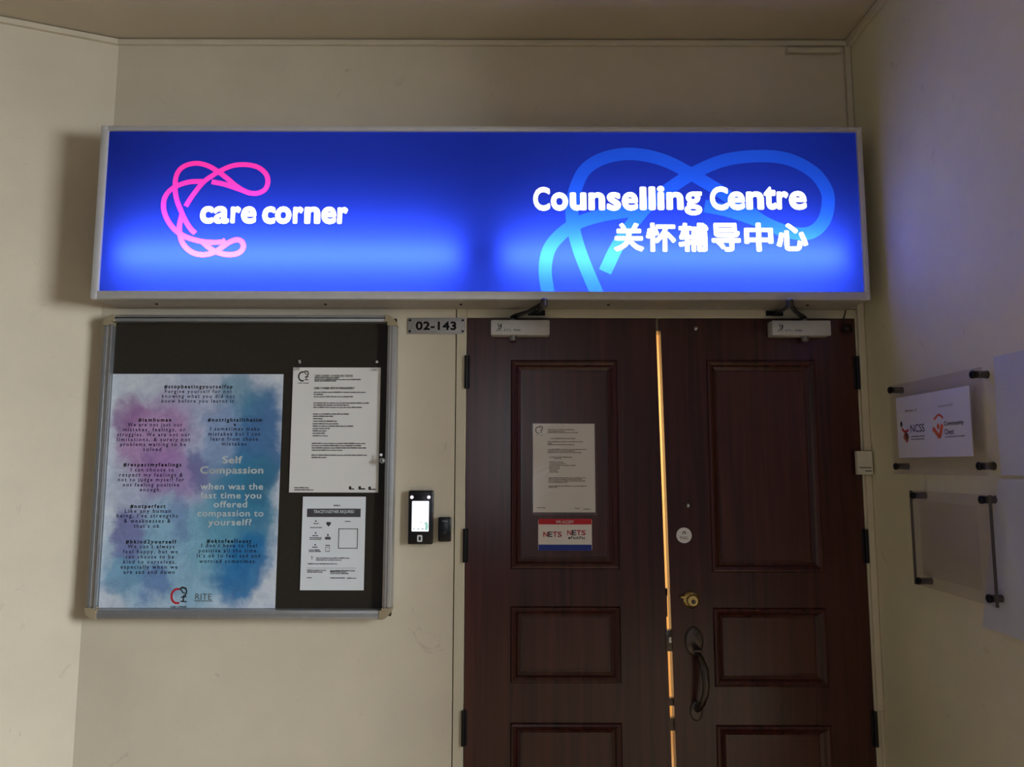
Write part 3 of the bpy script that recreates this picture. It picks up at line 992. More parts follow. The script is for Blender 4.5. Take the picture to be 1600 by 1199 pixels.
poster = tag(put('poster', sheet_mesh(PX0, PX1, PZ0, PZ1, PYB), watercolour(), origin=((PX0 + PX1) / 2, PYB, PZ0)),
             'large pink and blue watercolour poster with short texts inside the notice board', 'poster')
for s, wpx, p in (('#stopbeatingyourselfup', 106, (-1.0567,1.8576)), ('#iamhuman', 51, (-1.1971,1.7451)), ('#notrightallthetim', 84, (-0.9289,1.7456)), ('e', 3, (-0.9283,1.7306)),
                  ('#respectmyfeelings', 89, (-1.1974,1.5959)), ('#notperfect', 54, (-1.2046,1.459)), ('#bkind2yourself', 77, (-1.1876,1.3435)), ('#oktofeellousy', 68, (-0.9306,1.3461))):
    put('heading_text', on_wall(line_text(s, p[0], p[1], wpx * 0.00217, 0.0125, 0.036, 1.4), PYB - 0.0006), 'ink', poster)
for s, wpx, p in [('Forgive yourself for not', 104, (-1.0559,1.8413)), ('knowing what you did not', 113, (-1.0551,1.8251)), ('know before you learnt it', 112, (-1.0565,1.8089)),
                        ('We are not just our', 84, (-1.1962,1.7291)), ('mistakes, feelings, or', 96, (-1.1975,1.7126)), ('struggles. We are not our', 112, (-1.1987,1.6959)), ('limitations, & surely not', 113, (-1.1978,1.6794)), ('problems waiting to be', 101, (-1.199,1.6632)), ('solved', 28, (-1.2002,1.6468)),
                        ('I sometimes make', 76, (-0.9276,1.7156)), ('mistakes but I can', 80, (-0.929,1.6985)), ('learn from those', 73, (-0.9283,1.6814)), ('mistakes', 38, (-0.9276,1.6654)),
                        ('I can choose to', 66, (-1.1965,1.5789)), ('respect my feelings &', 97, (-1.1998,1.562)), ('not to judge myself for', 101, (-1.1989,1.5462)), ('not feeling positive', 86, (-1.198,1.5294)), ('enough.', 32, (-1.1992,1.5136)),
                        ('Like any human', 70, (-1.2037,1.4433)), ("being, I've strengths", 93, (-1.205,1.4277)), ('& weaknesses &', 71, (-1.204,1.411)), ("that's ok", 39, (-1.2052,1.3944)),
                        ("We can't always", 71, (-1.1867,1.328)), ('feel happy, but we', 83, (-1.1879,1.3115)), ('can choose to be', 73, (-1.1891,1.295)), ('kind to ourselves,', 80, (-1.1882,1.2785)), ('especially when we', 86, (-1.1894,1.2621)), ('are sad and down', 77, (-1.1884,1.2456)),
                        ("I don't have to feel", 84, (-0.93,1.3316)), ('positive all the time.', 90, (-0.9314,1.315)), ("It's ok to feel sad and", 96, (-0.9306,1.2985)), ('worried sometimes.', 86, (-0.932,1.281))]:
    put('text_line', on_wall(line_text(s, p[0], p[1], wpx * 0.00217, 0.0128, 0.012, 1.35), PYB - 0.0006), 'ink_navy', poster)
title = [line_text(s, p[0], p[1], wpx * 0.00217, 0.0235, 0.03, 1.06, 3) for s, wpx, p in
         (('Self', 31, (-0.9314,1.6069)), ('Compassion', 97, (-0.9321,1.5731)))]
title += [line_text(s, p[0], p[1], wpx * 0.00217, 0.0210, 0.024, 1.1, 3) for s, wpx, p in
          (('when was the', 96, (-0.9298,1.5203)), ('last time you', 92, (-0.9306,1.4909)), ('offered', 51, (-0.9315,1.4616)), ('compassion to', 101, (-0.9302,1.4323)), ('yourself?', 66, (-0.931,1.4032)))]
for vf in title:
    put('title_text', on_wall(vf, PYB - 0.0006), 'ink_white', poster)


def care_logo(xc, zc, s, y, parent, c_mat, k_mat):
    """arc of a big C beside a brushed figure, name beneath"""
    arc = [(xc - 0.10 * s + 0.36 * s * math.cos(a), zc - 0.03 * s + 0.42 * s * math.sin(a)) for a in [math.radians(d) for d in range(75, 292, 18)]]
    put('logo_arc', on_wall(band(arc, 0.13 * s, 3), y), c_mat, parent)
    fig = merge2(band([(xc + 0.02 * s, zc + 0.34 * s), (xc + 0.16 * s, zc + 0.48 * s), (xc + 0.36 * s, zc + 0.42 * s)], 0.10 * s),
                 band([(xc + 0.36 * s, zc + 0.48 * s), (xc + 0.44 * s, zc + 0.22 * s), (xc + 0.34 * s, zc - 0.02 * s)], 0.09 * s),
                 band([(xc + 0.12 * s, zc + 0.36 * s), (xc + 0.20 * s, zc + 0.20 * s), (xc + 0.34 * s, zc + 0.16 * s)], 0.07 * s),
                 band([(xc + 0.10 * s, zc - 0.10 * s), (xc + 0.46 * s, zc - 0.06 * s)], 0.07 * s),
                 band([(xc + 0.28 * s, zc + 0.02 * s), (xc + 0.26 * s, zc - 0.34 * s)], 0.08 * s),
                 band([(xc + 0.10 * s, zc - 0.34 * s), (xc + 0.48 * s, zc - 0.36 * s)], 0.07 * s),
                 fit_text('CARE CORNER', xc - 0.52 * s, zc - 0.72 * s, xc + 0.50 * s, zc - 0.60 * s, 0.01, 1.0, 1))
    put('logo_figure', on_wall(fig, y - 0.0001), k_mat, parent)


lc = (-1.0863,1.1763)
care_logo(lc[0], lc[1], 0.054, PYB - 0.0006, poster, 'ink_red', 'ink')
put('partner_text', on_wall(merge2(fit_text('RITE', *(-1.0333,1.1631,-0.9799,1.1826), 0.0, 1.0, 2), bars([(-1.0352,-0.9767,1.158)], 0.004, random.Random(3))), PYB - 0.0006), 'ink_grey', poster)

# A3 notice
AX0, AX1, AZ0, AZ1 = -0.7395, -0.4435, 1.5105, 1.9290
rng = random.Random(11)
notice = tag(put('notice_sheet', sheet_mesh(AX0, AX1, AZ0, AZ1, PYB), 'paper', origin=((AX0 + AX1) / 2, PYB, AZ0)),
             'larger white typed notice pinned beside the watercolour poster in the notice board', 'notice')
lg = (-0.7033,1.8995)
care_logo(lg[0], lg[1], 0.036, PYB - 0.0006, notice, 'ink', 'ink')
put('heading_text', on_wall(fit_text('CARE CORNER COUNSELLING CENTRE', *(-0.6667,1.8965,-0.5371,1.9046), 0.015, 1.0, 1), PYB - 0.0006), 'ink', notice)
put('heading_text', on_wall(fit_text('CARE CORNER VISITOR MANAGEMENT', *(-0.6675,1.8548,-0.5306,1.8628), 0.025, 1.0, 1), PYB - 0.0006), 'ink', notice)
put('body_text', on_wall(bars([(-0.6666,-0.5809,1.8919),(-0.6664,-0.5101,1.8863),(-0.6663,-0.5932,1.8812),(-0.6676,-0.4927,1.843),(-0.6674,-0.6334,1.8356),(-0.6671,-0.5351,1.8281),(-0.6677,-0.4806,1.8066),(-0.6675,-0.5469,1.7993),(-0.6672,-0.5041,1.792),(-0.6678,-0.5474,1.7694),(-0.6676,-0.5999,1.7619),(-0.6673,-0.6347,1.7538),(-0.667,-0.5869,1.7456),(-0.668,-0.5779,1.7368),(-0.6678,-0.5313,1.7288),(-0.6675,-0.61,1.721),(-0.6673,-0.616,1.713),(-0.667,-0.6258,1.705),(-0.6668,-0.6155,1.6968)]
                              + [(-0.6689,-0.4858,1.6711),(-0.6687,-0.499,1.6637),(-0.6684,-0.4855,1.6562),(-0.6682,-0.5655,1.6487),(-0.6687,-0.4806,1.6322),(-0.6685,-0.6183,1.6243),(-0.7228,-0.6738,1.5247),(-0.7225,-0.6576,1.5173)], 0.0052, rng), PYB - 0.0006), 'ink_grey', notice)['kind'] = 'stuff'
fm = []
for px_ in [(-0.5408,-0.5195,1.5203),(-0.5089,-0.4865,1.5203),(-0.4759,-0.4514,1.5193)]:
    fm.append(bars([(px_[0], px_[1], px_[2])], 0.006, rng))
    fm.append(rect2(px_[0], px_[2] + 0.003, px_[0] + 0.008, px_[2] + 0.011))
put('footer_marks', on_wall(merge2(*fm), PYB - 0.0006), 'ink', notice)['kind'] = 'stuff'
k = 0
for p, long_ in (((-0.7189,1.9464), True), ((-0.4578,1.949), False), ((-0.7204,1.9246), False), ((-0.4594,1.9229), False)):
    pn = MB().revolve([(0, 0.0045), (0.003, 0.0045), (0.004, 0.0025), (0.009, 0.0025), (0.010, 0.004), (0.012, 0.004)], (p[0], PYB - 0.0002 if k > 1 else -0.0182, p[1]), (0.15, -1, 0.35 if long_ else -0.1), 12)
    lb = ['clear push pin in the felt above the logo corner of the typed notice', 'clear push pin in the felt above the typed notice, nearer the door',
          'clear push pin through the typed notice just above its logo', 'clear push pin through the plain top corner of the typed notice'][k]
    tag(put('push_pin', pn, 'pin', smooth=True), lb, 'push pin', 'push pins of the typed notice')
    k += 1

# A4 check-in sheet
TX0, TX1, TZ0, TZ1 = -0.6925, -0.4840, 1.1940, 1.4970
chk = tag(put('check_in_sheet', sheet_mesh(TX0, TX1, TZ0, TZ1, PYB), 'paper2', origin=((TX0 + TX1) / 2, PYB, TZ0)),
          'white sheet with dark grey banner and icons, below the typed notice in the notice board', 'notice')
f0 = (-0.6771,1.4303,-0.4998,1.4577)
bn = put('banner', on_wall(rect2(*f0), PYB - 0.0005), 'banner', chk)
put('banner_text', on_wall(fit_text('TRACETOGETHER REQUIRED', *(-0.6554,1.4412,-0.5203,1.4535), 0.03, 1.0, 2), PYB - 0.0009), 'ink_white', bn)
q = (-0.5714,1.328,-0.5073,1.3931)
fr = merge2(rect2(q[0], q[1], q[2], q[1] + 0.0022), rect2(q[0], q[3] - 0.0022, q[2], q[3]), rect2(q[0], q[1], q[0] + 0.0022, q[3]), rect2(q[2] - 0.0022, q[1], q[2], q[3]))
put('code_border', on_wall(fr, PYB - 0.0006), 'ink', chk)
put('body_text', on_wall(bars([(-0.5903,-0.567,1.4663),(-0.6542,-0.6373,1.4076),(-0.6657,-0.6263,1.3947),(-0.6572,-0.634,1.3681),(-0.6663,-0.6266,1.3614),(-0.6661,-0.6273,1.3565),(-0.6569,-0.6371,1.3308),(-0.6675,-0.6271,1.3217),(-0.6674,-0.6269,1.3171),(-0.5508,-0.5275,1.4149),(-0.6423,-0.5328,1.2957),(-0.6421,-0.5579,1.2895),(-0.6691,-0.5723,1.2771),(-0.6713,-0.6083,1.2565),(-0.6711,-0.6178,1.2507),(-0.5956,-0.5129,1.255),(-0.5955,-0.5401,1.2509),(-0.5954,-0.5315,1.2459),(-0.6706,-0.6538,1.2327),(-0.5941,-0.5459,1.232),(-0.5396,-0.5093,1.2312)], 0.0045, rng), PYB - 0.0006), 'ink_grey', chk)['kind'] = 'stuff'
ic = []
for px_ in ((417, 345), (411, 445), (409, 535)):
    pass
pts3 = [(-0.6047,1.4077),(-0.606,1.3653),(-0.6058,1.3288),(-0.6469,1.4173),(-0.6466,1.3785),(-0.647,1.3399),(-0.6562,1.2969)]
for (a, b) in pts3[3:6]:
    ic.append(disc2(a, b, 0.0028))
a, b = pts3[0]
ic.append(merge2(disc2(a - 0.003, b + 0.002, 0.005), disc2(a + 0.003, b + 0.002, 0.005), ([(a - 0.0075, b), (a, b - 0.009), (a + 0.0075, b)], [(0, 1, 2)])))
a, b = pts3[1]
ic.append(merge2(disc2(a, b + 0.007, 0.003), disc2(a - 0.004, b - 0.004, 0.006, 0.005), disc2(a + 0.005, b - 0.004, 0.005, 0.005), rect2(a - 0.0012, b, a + 0.0012, b + 0.006)))
a, b = pts3[2]
ic.append(merge2(rect2(a - 0.007, b - 0.011, a - 0.0055, b + 0.011), rect2(a + 0.0055, b - 0.011, a + 0.007, b + 0.011), rect2(a - 0.0055, b - 0.011, a + 0.0055, b - 0.009), rect2(a - 0.0055, b + 0.008, a + 0.0055, b + 0.011), rect2(a - 0.003, b + 0.002, a + 0.003, b + 0.004)))
a, b = pts3[6]
ic.append(merge2(disc2(a, b + 0.004, 0.0022), rect2(a - 0.0008, b - 0.005, a + 0.0008, b + 0.003)))
for vf in ic:
    put('icon', on_wall(vf, PYB - 0.0006), 'ink_grey', chk)
r0 = [(-0.6724,-0.5102,1.2647)][0]
put('rule_line', on_wall(rect2(r0[0], r0[2], r0[1], r0[2] + 0.0009), PYB - 0.0006), 'ink_grey', chk)

# ------------------------------------------------------------------ number plate
q = (-0.3575,2.0481,-0.1608,2.1042)
np_ = tag(put('number_plate', MB().box(q[0], q[2], -0.0045, -0.0031, q[1], q[3], 0.0005, 1), 'steel_plate'), 'steel unit number plate with black digits between notice board and door', 'number plate')
put('lettering', on_wall(fit_text('02-143', *(-0.3301,2.0612,-0.1912,2.0914), 0.035, 1.08, 5), -0.0049), 'ink', np_)
for xx in (q[0] + 0.0075, q[2] - 0.008):
    for zz in (q[1] + 0.009, q[3] - 0.009):
        put('screw', MB().revolve([(0, 0.0042), (0.001, 0.0042), (0.002, 0.002)], (xx, -0.0045, zz), (0, -1, 0), 12), 'black_metal', np_)

# ------------------------------------------------------------------ access terminal and card reader
q = (-0.3421,1.3423,-0.2603,1.5174)
term = thing('access_terminal', ((q[0] + q[2]) / 2, 0, q[1]), 'tall black face scanner with glowing white screen beside the notice board', 'terminal')
put('housing', MB().box(q[0], q[2], -0.026, -0.0005, q[1], q[3], 0.004, 3), 'black_plastic', term, smooth=True)
put('top_bevel', MB().add([(q[0] + 0.003, -0.0262, q[3] - 0.009), (q[2] - 0.003, -0.0262, q[3] - 0.009), (q[2] - 0.003, -0.020, q[3] + 0.0012), (q[0] + 0.003, -0.020, q[3] + 0.0012),
                           (q[0] + 0.003, -0.012, q[3] - 0.009), (q[2] - 0.003, -0.012, q[3] - 0.009)], [(0, 1, 2, 3), (0, 3, 4), (1, 5, 2), (3, 2, 5, 4), (0, 4, 5, 1)]), 'alu_dark', term)
s = (-0.3297,1.3846,-0.2741,1.483)
sc_ = put('screen', MB().box(s[0], s[2], -0.0268, -0.0255, s[1], s[3], 0.001, 1), 'screen', term)
put('screen_icons', on_wall(merge2(disc2(s[0] + 0.030, s[1] + 0.029, 0.0022), rect2(s[0] + 0.004, s[1] + 0.006, s[0] + 0.010, s[1] + 0.010), rect2(s[0] + 0.018, s[1] + 0.006, s[0] + 0.025, s[1] + 0.010), rect2(s[0] + 0.032, s[1] + 0.006, s[0] + 0.040, s[1] + 0.010)), -0.0271), 'screen_grey', sc_)
put('screen_graphic', on_wall(band([(s[2] - 0.010, s[1] + 0.030), (s[2] - 0.006, s[1] + 0.018), (s[2] - 0.008, s[1] + 0.004)], 0.010), -0.0271), 'screen_green', sc_)
for p in ((-0.3307,1.4957), (-0.2747,1.4958)):
    put('infrared_lamp', MB().revolve([(0, 0.0055), (0.0015, 0.0055), (0.0025, 0.003)], (p[0], -0.0255, p[1]), (0, -1, 0), 18), 'lens', term)
p = (-0.2927,1.4951)
put('camera_lens', MB().revolve([(0, 0.003), (0.001, 0.003), (0.0015, 0.002)], (p[0], -0.0258, p[1]), (0, -1, 0), 14), 'bronze', term)
f = (-0.311,1.3506,-0.2941,1.3726)
ring = put('fingerprint_ring', MB().box(f[0], f[2], -0.0275, -0.0255, f[1], f[3], 0.003, 3, 1), 'fp_ring', term)
put('fingerprint_pad', MB().box(f[0] + 0.005, f[2] - 0.005, -0.0279, -0.027, f[1] + 0.005, f[3] - 0.005, 0.0004, 1), 'black_plastic', ring)

q = (-0.2432,1.3501,-0.2008,1.4303)
rd = thing('card_reader', ((q[0] + q[2]) / 2, 0, q[1]), 'small black card reader on the wall between face scanner and door', 'card reader')
put('housing', MB().box(q[0], q[2], -0.020, -0.0005, q[1], q[3], 0.005, 3), 'black_plastic', rd, smooth=True)
put('status_lamp', MB().box(q[0] + 0.013, q[0] + 0.033, -0.0207, -0.0198, q[3] - 0.014, q[3] - 0.0115, 0.0005, 1), 'alu', rd)
put('card_mark', on_wall(merge2(band([(q[0] + 0.019, q[1] + 0.031), (q[0] + 0.0225, q[1] + 0.033), (q[0] + 0.026, q[1] + 0.031)], 0.0015), rect2(q[0] + 0.019, q[1] + 0.027, q[0] + 0.026, q[1] + 0.029)), -0.0203), 'ink_grey', rd)

# ------------------------------------------------------------------ door closers


def closer(x0, label, elbow, arm_dir, elbow_x):
    x1, z0, z1 = x0 + 0.198, 2.0365, 2.0885
    t = thing('door_closer', ((x0 + x1) / 2, DF, z0), label, 'door closer', 'door closers at the top of the doors')
    put('body', MB().box(x0, x1, -0.052, DF, z0, z1, 0.004, 2), 'closer', t, smooth=True)
    sx = x0 + 0.0735 if arm_dir > 0 else x0 + 0.118
    put('spindle', MB().revolve([(0, 0.010), (0.008, 0.010), (0.010, 0.008)], (sx, -0.027, z1), (0, 0, 1), 16), 'alu_dark', t, smooth=True)
    put('adjuster_cap', MB().revolve([(0, 0.014), (0.011, 0.013), (0.016, 0.010)], (sx, -0.027, z0), (0, 0, -1), 18), 'alu_dark', t, smooth=True)
    mk = merge2(band([(x0 + 0.026, z0 + 0.040), (x0 + 0.024, z0 + 0.033), (x0 + 0.031, z0 + 0.030), (x0 + 0.033, z0 + 0.037)], 0.0026),
                band([(x0 + 0.033, z0 + 0.038), (x0 + 0.035, z0 + 0.028), (x0 + 0.029, z0 + 0.018)], 0.0034),
                band([(x0 + 0.029, z0 + 0.030), (x0 + 0.026, z0 + 0.022), (x0 + 0.021, z0 + 0.015)], 0.002),
                band([(x0 + 0.017, z0 + 0.013), (x0 + 0.027, z0 + 0.016), (x0 + 0.038, z0 + 0.013)], 0.0012))
    put('bird_mark', on_wall(mk, -0.0524), 'ink', t)
    put('lettering', on_wall(fit_text('S.T.L. 9000', x0 + 0.044, z0 + 0.0135, x0 + 0.100, z0 + 0.020, 0.02, 1.05, 2), -0.0524), 'ink', t)
    ex, ey, ez = elbow
    bz = 2.1205
    bx = elbow_x
    am = MB()
    am.tube([(sx, -0.027, z1 + 0.004), (sx, -0.027, z1 + 0.012), (sx + (ex - sx) * 0.10, -0.040, z1 + 0.016), (sx + (ex - sx) * 0.55, -0.125, ez - 0.006), (ex, ey, ez)], [0.010, 0.010, 0.009, 0.0075, 0.0085], 10, 0.7)
    a = put('arm', am, 'black_metal', t, smooth=True)
    put('forearm', MB().tube([(ex, ey, ez - 0.004), (ex + (bx - ex) * 0.5, -0.12, ez - 0.001), (bx, -0.016, bz - 0.001)], [0.0075, 0.007, 0.006], 10, 0.7), 'black_metal', a, smooth=True)
    put('elbow_screw', MB().revolve([(0, 0.011), (0.020, 0.011), (0.024, 0.007)], (ex, ey, ez - 0.010), (0, 0, 1), 16), 'bronze', a, smooth=True)
    br = MB().box(bx - 0.029, bx + 0.029, -0.010, -0.0032, bz - 0.008, bz + 0.009, 0.001)
    br.box(bx - 0.014, bx + 0.022, -0.024, -0.009, bz - 0.005, bz + 0.006, 0.002)
    put('bracket', br, 'black_metal', t)
    return t


closer(-0.0715, 'door closer on the door leaf that has the notice and payment sticker', (0.100, -0.222, 2.108), 1, 0.084)
closer(0.8746, 'door closer on the door leaf that has the pull handle', (0.872, -0.222, 2.108), -1, 0.900)

# ------------------------------------------------------------------ papers taped on the left door leaf
q = (0.0715, 1.4450, 0.2800, 1.7420)
DN = DF + 0.0100 - 0.0012
dn_ = tag(put('door_notice', sheet_mesh(q[0], q[2], q[1], q[3], DN), 'paper', origin=((q[0] + q[2]) / 2, DN, q[1])), 'white typed notice in a clear plastic sleeve taped on the maroon door', 'notice')
lg = (0.0925,1.721)
care_logo(lg[0], lg[1], 0.026, DN - 0.0006, dn_, 'ink_grey', 'ink')
put('body_text', on_wall(bars([(0.1211,0.211,1.7201),(0.1211,0.1784,1.7145),(0.1211,0.2262,1.7106),(0.1305,0.2139,1.6902),(0.1209,0.2433,1.6794),(0.1209,0.1348,1.6742),(0.1209,0.2107,1.6694),(0.1208,0.2517,1.6535),(0.1208,0.2127,1.6483),(0.1208,0.2343,1.6431),(0.126,0.2039,1.6276),(0.1432,0.167,1.6229),(0.1259,0.1778,1.6112),(0.1259,0.1821,1.6052),(0.1258,0.2166,1.5996),(0.1258,0.1613,1.594),(0.1258,0.1604,1.5885),(0.1258,0.1517,1.5829),(0.1258,0.1569,1.5777),(0.1235,0.2487,1.558),(0.1235,0.24,1.5529),(0.1235,0.2486,1.5478),(0.1235,0.1903,1.5431),(0.1234,0.2527,1.5307),(0.1234,0.1536,1.5264),(0.0845,0.1167,1.4591),(0.2112,0.2327,1.4568),(0.2391,0.2627,1.4543)], 0.0040, rng), DN - 0.0006), 'ink_brown', dn_)['kind'] = 'stuff'
slv = MB()
NW = 56
sv, sf = [], []
for j in range(NW + 1):
    for i in range(NW + 1):
        a, b = i / NW, j / NW
        m_ = max(0.0, 1 - ((a - 0.10) / 0.34) ** 2) * max(0.0, 1 - ((b - 0.66) / 0.26) ** 2)
        sv.append((q[0] - 0.003 + (q[2] - q[0] + 0.007) * a, DN - 0.0026 - 0.0011 * m_ * math.sin(b * 86 - a * 26), q[1] - 0.009 + (q[3] - q[1] + 0.011) * b))
for j in range(NW):
    for i in range(NW):
        k = j * (NW + 1) + i
        sf.append((k, k + 1, k + NW + 2, k + NW + 1))
slv.add(sv, sf)
put('plastic_sleeve', slv, 'sleeve', dn_, smooth=True)
q = (0.0884,1.3195,0.2675,1.4238)
nt_ = tag(put('payment_sticker', MB().box(q[0], q[2], DN - 0.0002, DN + 0.0010, q[1], q[3], 0.004, 2, 1), 'paper'), 'red, white and blue payment sticker below the notice on the door', 'sticker')
put('red_band', on_wall(rect2(q[0] + 0.001, q[3] - 0.0185, q[2] - 0.001, q[3]), DN - 0.0005), 'ink_red', nt_)
put('blue_band', on_wall(rect2(q[0] + 0.001, q[1], q[2] - 0.001, q[1] + 0.0195), DN - 0.0005), 'ink_blue', nt_)
put('band_text', on_wall(fit_text('WE ACCEPT', *(0.1474,1.4089,0.2074,1.4183), 0.03, 1.05, 2), DN - 0.0009), 'ink_white', nt_)
n1 = (0.1051,1.3642,0.1676,1.3815)
n2 = (0.1846,1.3698,0.2474,1.3867)
red, blk = [], []
for n_ in (n1, n2):
    ww = (n_[2] - n_[0]) / 4
    for i, ch in enumerate('NETS'):
        gph = fit_text(ch, n_[0] + i * ww + 0.0005, n_[1], n_[0] + (i + 1) * ww - 0.0005, n_[3], 0.02, 1.0, 2)
        (blk if ch == 'E' else red).append(gph)
for vf in red:
    put('red_letter', on_wall(vf, DN - 0.0006), 'ink_red', nt_)
for vf in blk + [merge2(fit_text('FlashPay', *(0.1974,1.3542,0.2455,1.3669), 0.015, 1.0, 2), disc2(*(0.1921,1.3605), 0.0036))]:
    put('navy_text', on_wall(vf, DN - 0.0006), 'ink_navy', nt_)

# ------------------------------------------------------------------ right side: trunking, switch box, hook, acrylic plaques, sheets
t = thing('cable_trunking', (1.190, 0, 0.80), 'cream vertical cable trunking in the corner beside the door hinges', 'trunking')
put('upper_cover', MB().box(1.184, 1.2035, -0.016, -0.0035, SZ1 + 0.0, 3.093, 0.002), 'trim', t)
put('middle_cover', MB().box(1.181, 1.2035, -0.016, -0.0035, 1.652, SZ1 - 0.001, 0.002), 'trim', t)
put('lower_cover', MB().box(1.183, 1.2035, -0.012, -0.0035, 0.815, 1.571, 0.002), 'trim', t)
q = (1.1447,1.5725,1.1976,1.6508)
sb = thing('switch_box', ((q[0] + q[2]) / 2, -0.0035, q[1]), 'small cream switch box on the vertical trunking beside the door', 'switch box')
put('cover', MB().box(q[0] + 0.002, q[2], -0.034, -0.0165, q[1], q[3], 0.002), 'white_plastic', sb)
put('base', MB().box(q[0] + 0.004, q[2] - 0.002, -0.0163, -0.0123, q[1] + 0.002, q[3] - 0.002), 'trim', sb)
for zz in (0.022, 0.011):
    put('slot', MB().box(q[0] + (0.006 if zz > 0.02 else 0.026), q[2] - 0.005, -0.0346, -0.0335, q[1] + zz, q[1] + zz + 0.0025), 'black_metal', sb)
t = MB().box(0.9755, 1.165, -0.024, -0.0145, 3.062, 3.080, 0.002)
t.box(0.9755, 0.99, -0.0145, -0.0005, 3.064, 3.078)
stub = tag(put('cable_cover', t, 'trim'), 'short loose cable cover on the wall just under the ceiling', 'cable cover')
c = (1.1456,2.0654)
hk = thing('door_hook', (c[0], 0, c[1] - 0.01), 'small dark ring hook with wire at the top hinge corner of the door', 'hook')
put('ring', MB().tube([(c[0] + 0.012 * math.cos(a), -0.020 + 0.004 * math.cos(2 * a), c[1] + 0.012 * math.sin(a)) for a in [2 * math.pi * k / 16 for k in range(17)]], 0.0035, 8), 'black_metal', hk, smooth=True)
put('pin', MB().revolve([(0, 0.007), (0.014, 0.007), (0.018, 0.004)], (c[0] - 0.006, DF, c[1]), (0, -1, 0), 12), 'bronze', hk, smooth=True)
put('wire', MB().tube([tuple((p.x, -0.018, p.y)) for p in smooth_path([(c[0] - 0.010, c[1] + 0.010), (c[0] - 0.016, c[1] + 0.030), (c[0] - 0.010, c[1] + 0.048), (c[0] - 0.006, c[1] + 0.062), (c[0] - 0.008, 2.1295)], 4)], 0.0022, 8), 'black_metal', hk, smooth=True)


def standoff(t, y, z):
    s = put('standoff', MB().revolve([(0, 0.0105), (0.004, 0.0105), (0.004, 0.0095), (0.0265, 0.0095)], (RX, y, z), (-1, 0, 0), 18), 'standoff', t, smooth=True)
    put('standoff_cap', MB().revolve([(0, 0.0105), (0.006, 0.0105), (0.008, 0.008), (0.0085, 0.004)], (RX - 0.034, y, z), (-1, 0, 0), 18), 'black_metal', s, smooth=True)


pl = thing('acrylic_plaque', (RX, -0.44, 1.577), 'clear acrylic plaque holding a white card with two printed logos', 'plaque', 'acrylic plaques on the right wall')
put('rear_sheet', MB().box(RX - 0.029, RX - 0.027, -0.666, -0.215, 1.577, 1.848), 'acrylic', pl)
put('front_sheet', MB().box(RX - 0.034, RX - 0.032, -0.666, -0.215, 1.577, 1.848), 'acrylic', pl)
for y, z in ((-0.229, 1.834), (-0.640, 1.832), (-0.238, 1.600), (-0.642, 1.601)):
    standoff(pl, y, z)
cd = put('logo_card', MB().box(RX - 0.0315, RX - 0.0295, -0.610, -0.248, 1.626, 1.807), 'paper2', pl)
CXP = RX - 0.0321


def fit_side(s, ya, za, yb, zb, bold=0.0, sp=1.0):
    """lettering on the right wall: reads from ya (deep) to yb (near)"""
    v, f = fit_text(s, 0, min(za, zb), abs(yb - ya), max(za, zb), bold, sp, 3)
    return [(ya - p[0], p[1]) for p in v], f


for vf in (fit_side('Member of', -0.300, 1.7600, -0.362, 1.7680), fit_side('Supported by', -0.470, 1.7600, -0.540, 1.7680)):
    put('caption_text', on_side(vf, CXP), 'ink_grey', cd)
for vf in (fit_side('NCSS', -0.3235, 1.6985, -0.3975, 1.7215, 0.01), fit_side('Community', -0.4930, 1.7060, -0.5820, 1.7215, 0.012), fit_side('Chest', -0.4935, 1.6860, -0.5370, 1.7010, 0.012)):
    put('navy_text', on_side(vf, CXP), 'ink_navy', cd)
put('small_print', on_side(merge2(bars([(-0.3245, -0.3955, 1.6850), (-0.3245, -0.3955, 1.6770)], 0.0042, rng), bars([(-0.4945, -0.584, 1.6780)], 0.0035, rng)), CXP), 'ink_grey', cd)['kind'] = 'stuff'
Q_ = [(-0.2737,1.7259),(-0.2942,1.7359),(-0.2753,1.7129),(-0.2924,1.7025),(-0.3127,1.7079),(-0.2903,1.6994),(-0.298,1.6706),(-0.2959,1.7183),(-0.4469,1.7296),(-0.4714,1.7413),(-0.4906,1.7312),(-0.4391,1.7063),(-0.4558,1.6921),(-0.4697,1.6784),(-0.4765,1.6942),(-0.4847,1.7141),(-0.4654,1.7093)]
put('figure_head', on_side(disc2(Q_[0][0], Q_[0][1], 0.006, 0.009), CXP), 'ink_navy', cd)
put('figure_arms', on_side(band([Q_[2], Q_[3], Q_[4]], 0.007), CXP), 'ink_red', cd)
put('leaf_mark', on_side(merge2(band([Q_[5], (Q_[5][0] - 0.012, Q_[5][1] - 0.01), Q_[6]], 0.012), disc2(Q_[5][0] - 0.006, Q_[5][1] - 0.012, 0.015, 0.012)), CXP + 0.0002), 'ink_pink', cd)
put('arc_logo', on_side(band([Q_[8], Q_[9], Q_[10]], 0.006), CXP), 'ink_orange', cd)
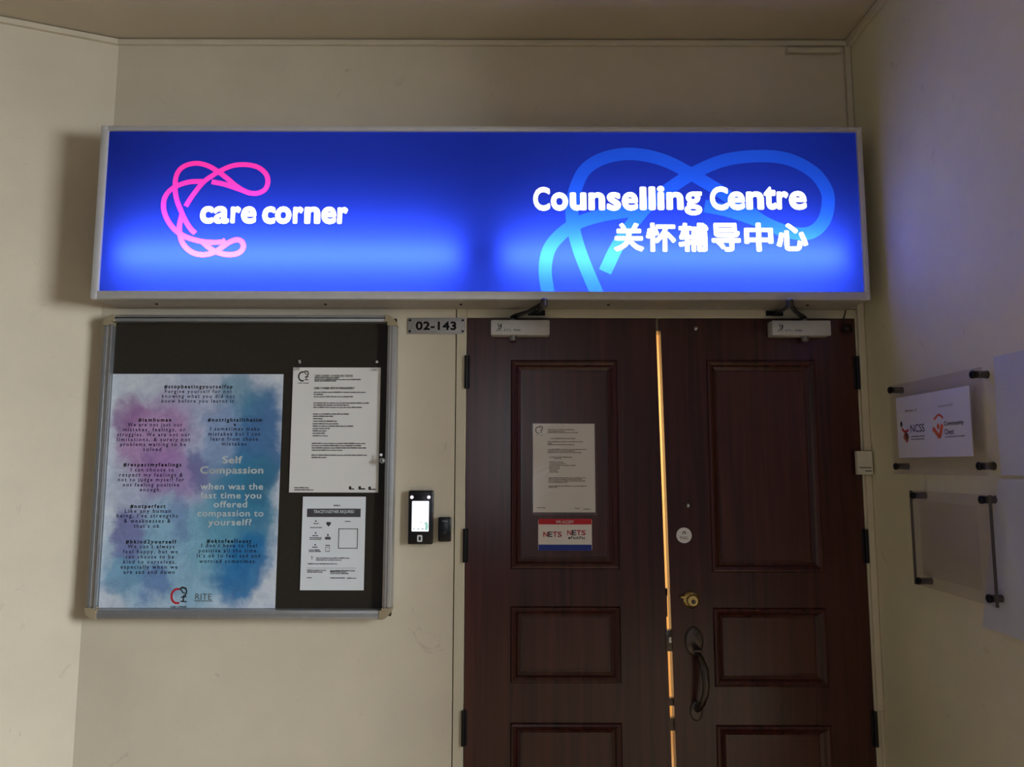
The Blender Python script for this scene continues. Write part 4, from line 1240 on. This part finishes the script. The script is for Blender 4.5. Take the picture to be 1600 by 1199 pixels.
put('hand_logo', on_side(merge2(band([Q_[11], Q_[12], Q_[13]], 0.012), band([Q_[15], Q_[14], Q_[13]], 0.012), disc2(Q_[16][0], Q_[16][1], 0.006, 0.008)), CXP), 'ink_orange', cd)

pl = thing('acrylic_plaque', (RX, -0.48, 1.26), 'empty clear acrylic plaque below the plaque with the logo card', 'plaque', 'acrylic plaques on the right wall')
put('rear_sheet', MB().box(RX - 0.029, RX - 0.027, -0.664, -0.302, 1.2605, 1.530), 'acrylic', pl)
put('front_sheet', MB().box(RX - 0.034, RX - 0.032, -0.664, -0.302, 1.2605, 1.530), 'acrylic', pl)
for y, z in ((-0.324, 1.516), (-0.642, 1.518), (-0.328, 1.273), (-0.646, 1.279)):
    standoff(pl, y, z)
for yy in (-0.6645, -0.3015):
    put('edge_strip', MB().box(RX - 0.0345, RX - 0.0265, yy - 0.0006, yy + 0.0006, 1.2605, 1.530), 'edge', pl)
put('clear_insert', MB().box(RX - 0.0315, RX - 0.0295, -0.610, -0.345, 1.292, 1.500), 'acrylic', pl)

sh = MB()
n = 10
for (name, label, y0, y1, z0, z1, tilt) in (('wall_sheet', 'pale paper sheet on the wall beside the plaque with the logo card', -0.673, -1.02, 1.579, 1.872, 0.004),
                                            ('wall_sheet', 'pale thin sheet on the wall beside the empty acrylic plaque', -0.590, -1.00, 1.194, 1.570, 0.006)):
    vs, fs = [], []
    for side in (0, 1):
        for j in range(n + 1):
            for i in range(n + 1):
                a, b = i / n, j / n
                vs.append((RX - 0.0030 - tilt * (0.5 + 0.5 * math.sin(a * 7 + b * 4)) * 0.7 + side * 0.0010, y0 + (y1 - y0) * a + (0.10 * (b - 0.3) if ('thin' in label and a < 0.35) else 0) * -(1 - a / 0.35), z0 + (z1 - z0) * b))
    s_ = (n + 1) ** 2
    for j in range(n):
        for i in range(n):
            q = j * (n + 1) + i
            fs += [(q, q + 1, q + n + 2, q + n + 1), (s_ + q + n + 1, s_ + q + n + 2, s_ + q + 1, s_ + q)]
    tag(put(name, MB().add(vs, fs), 'sheet', smooth=True), label, 'sheet')
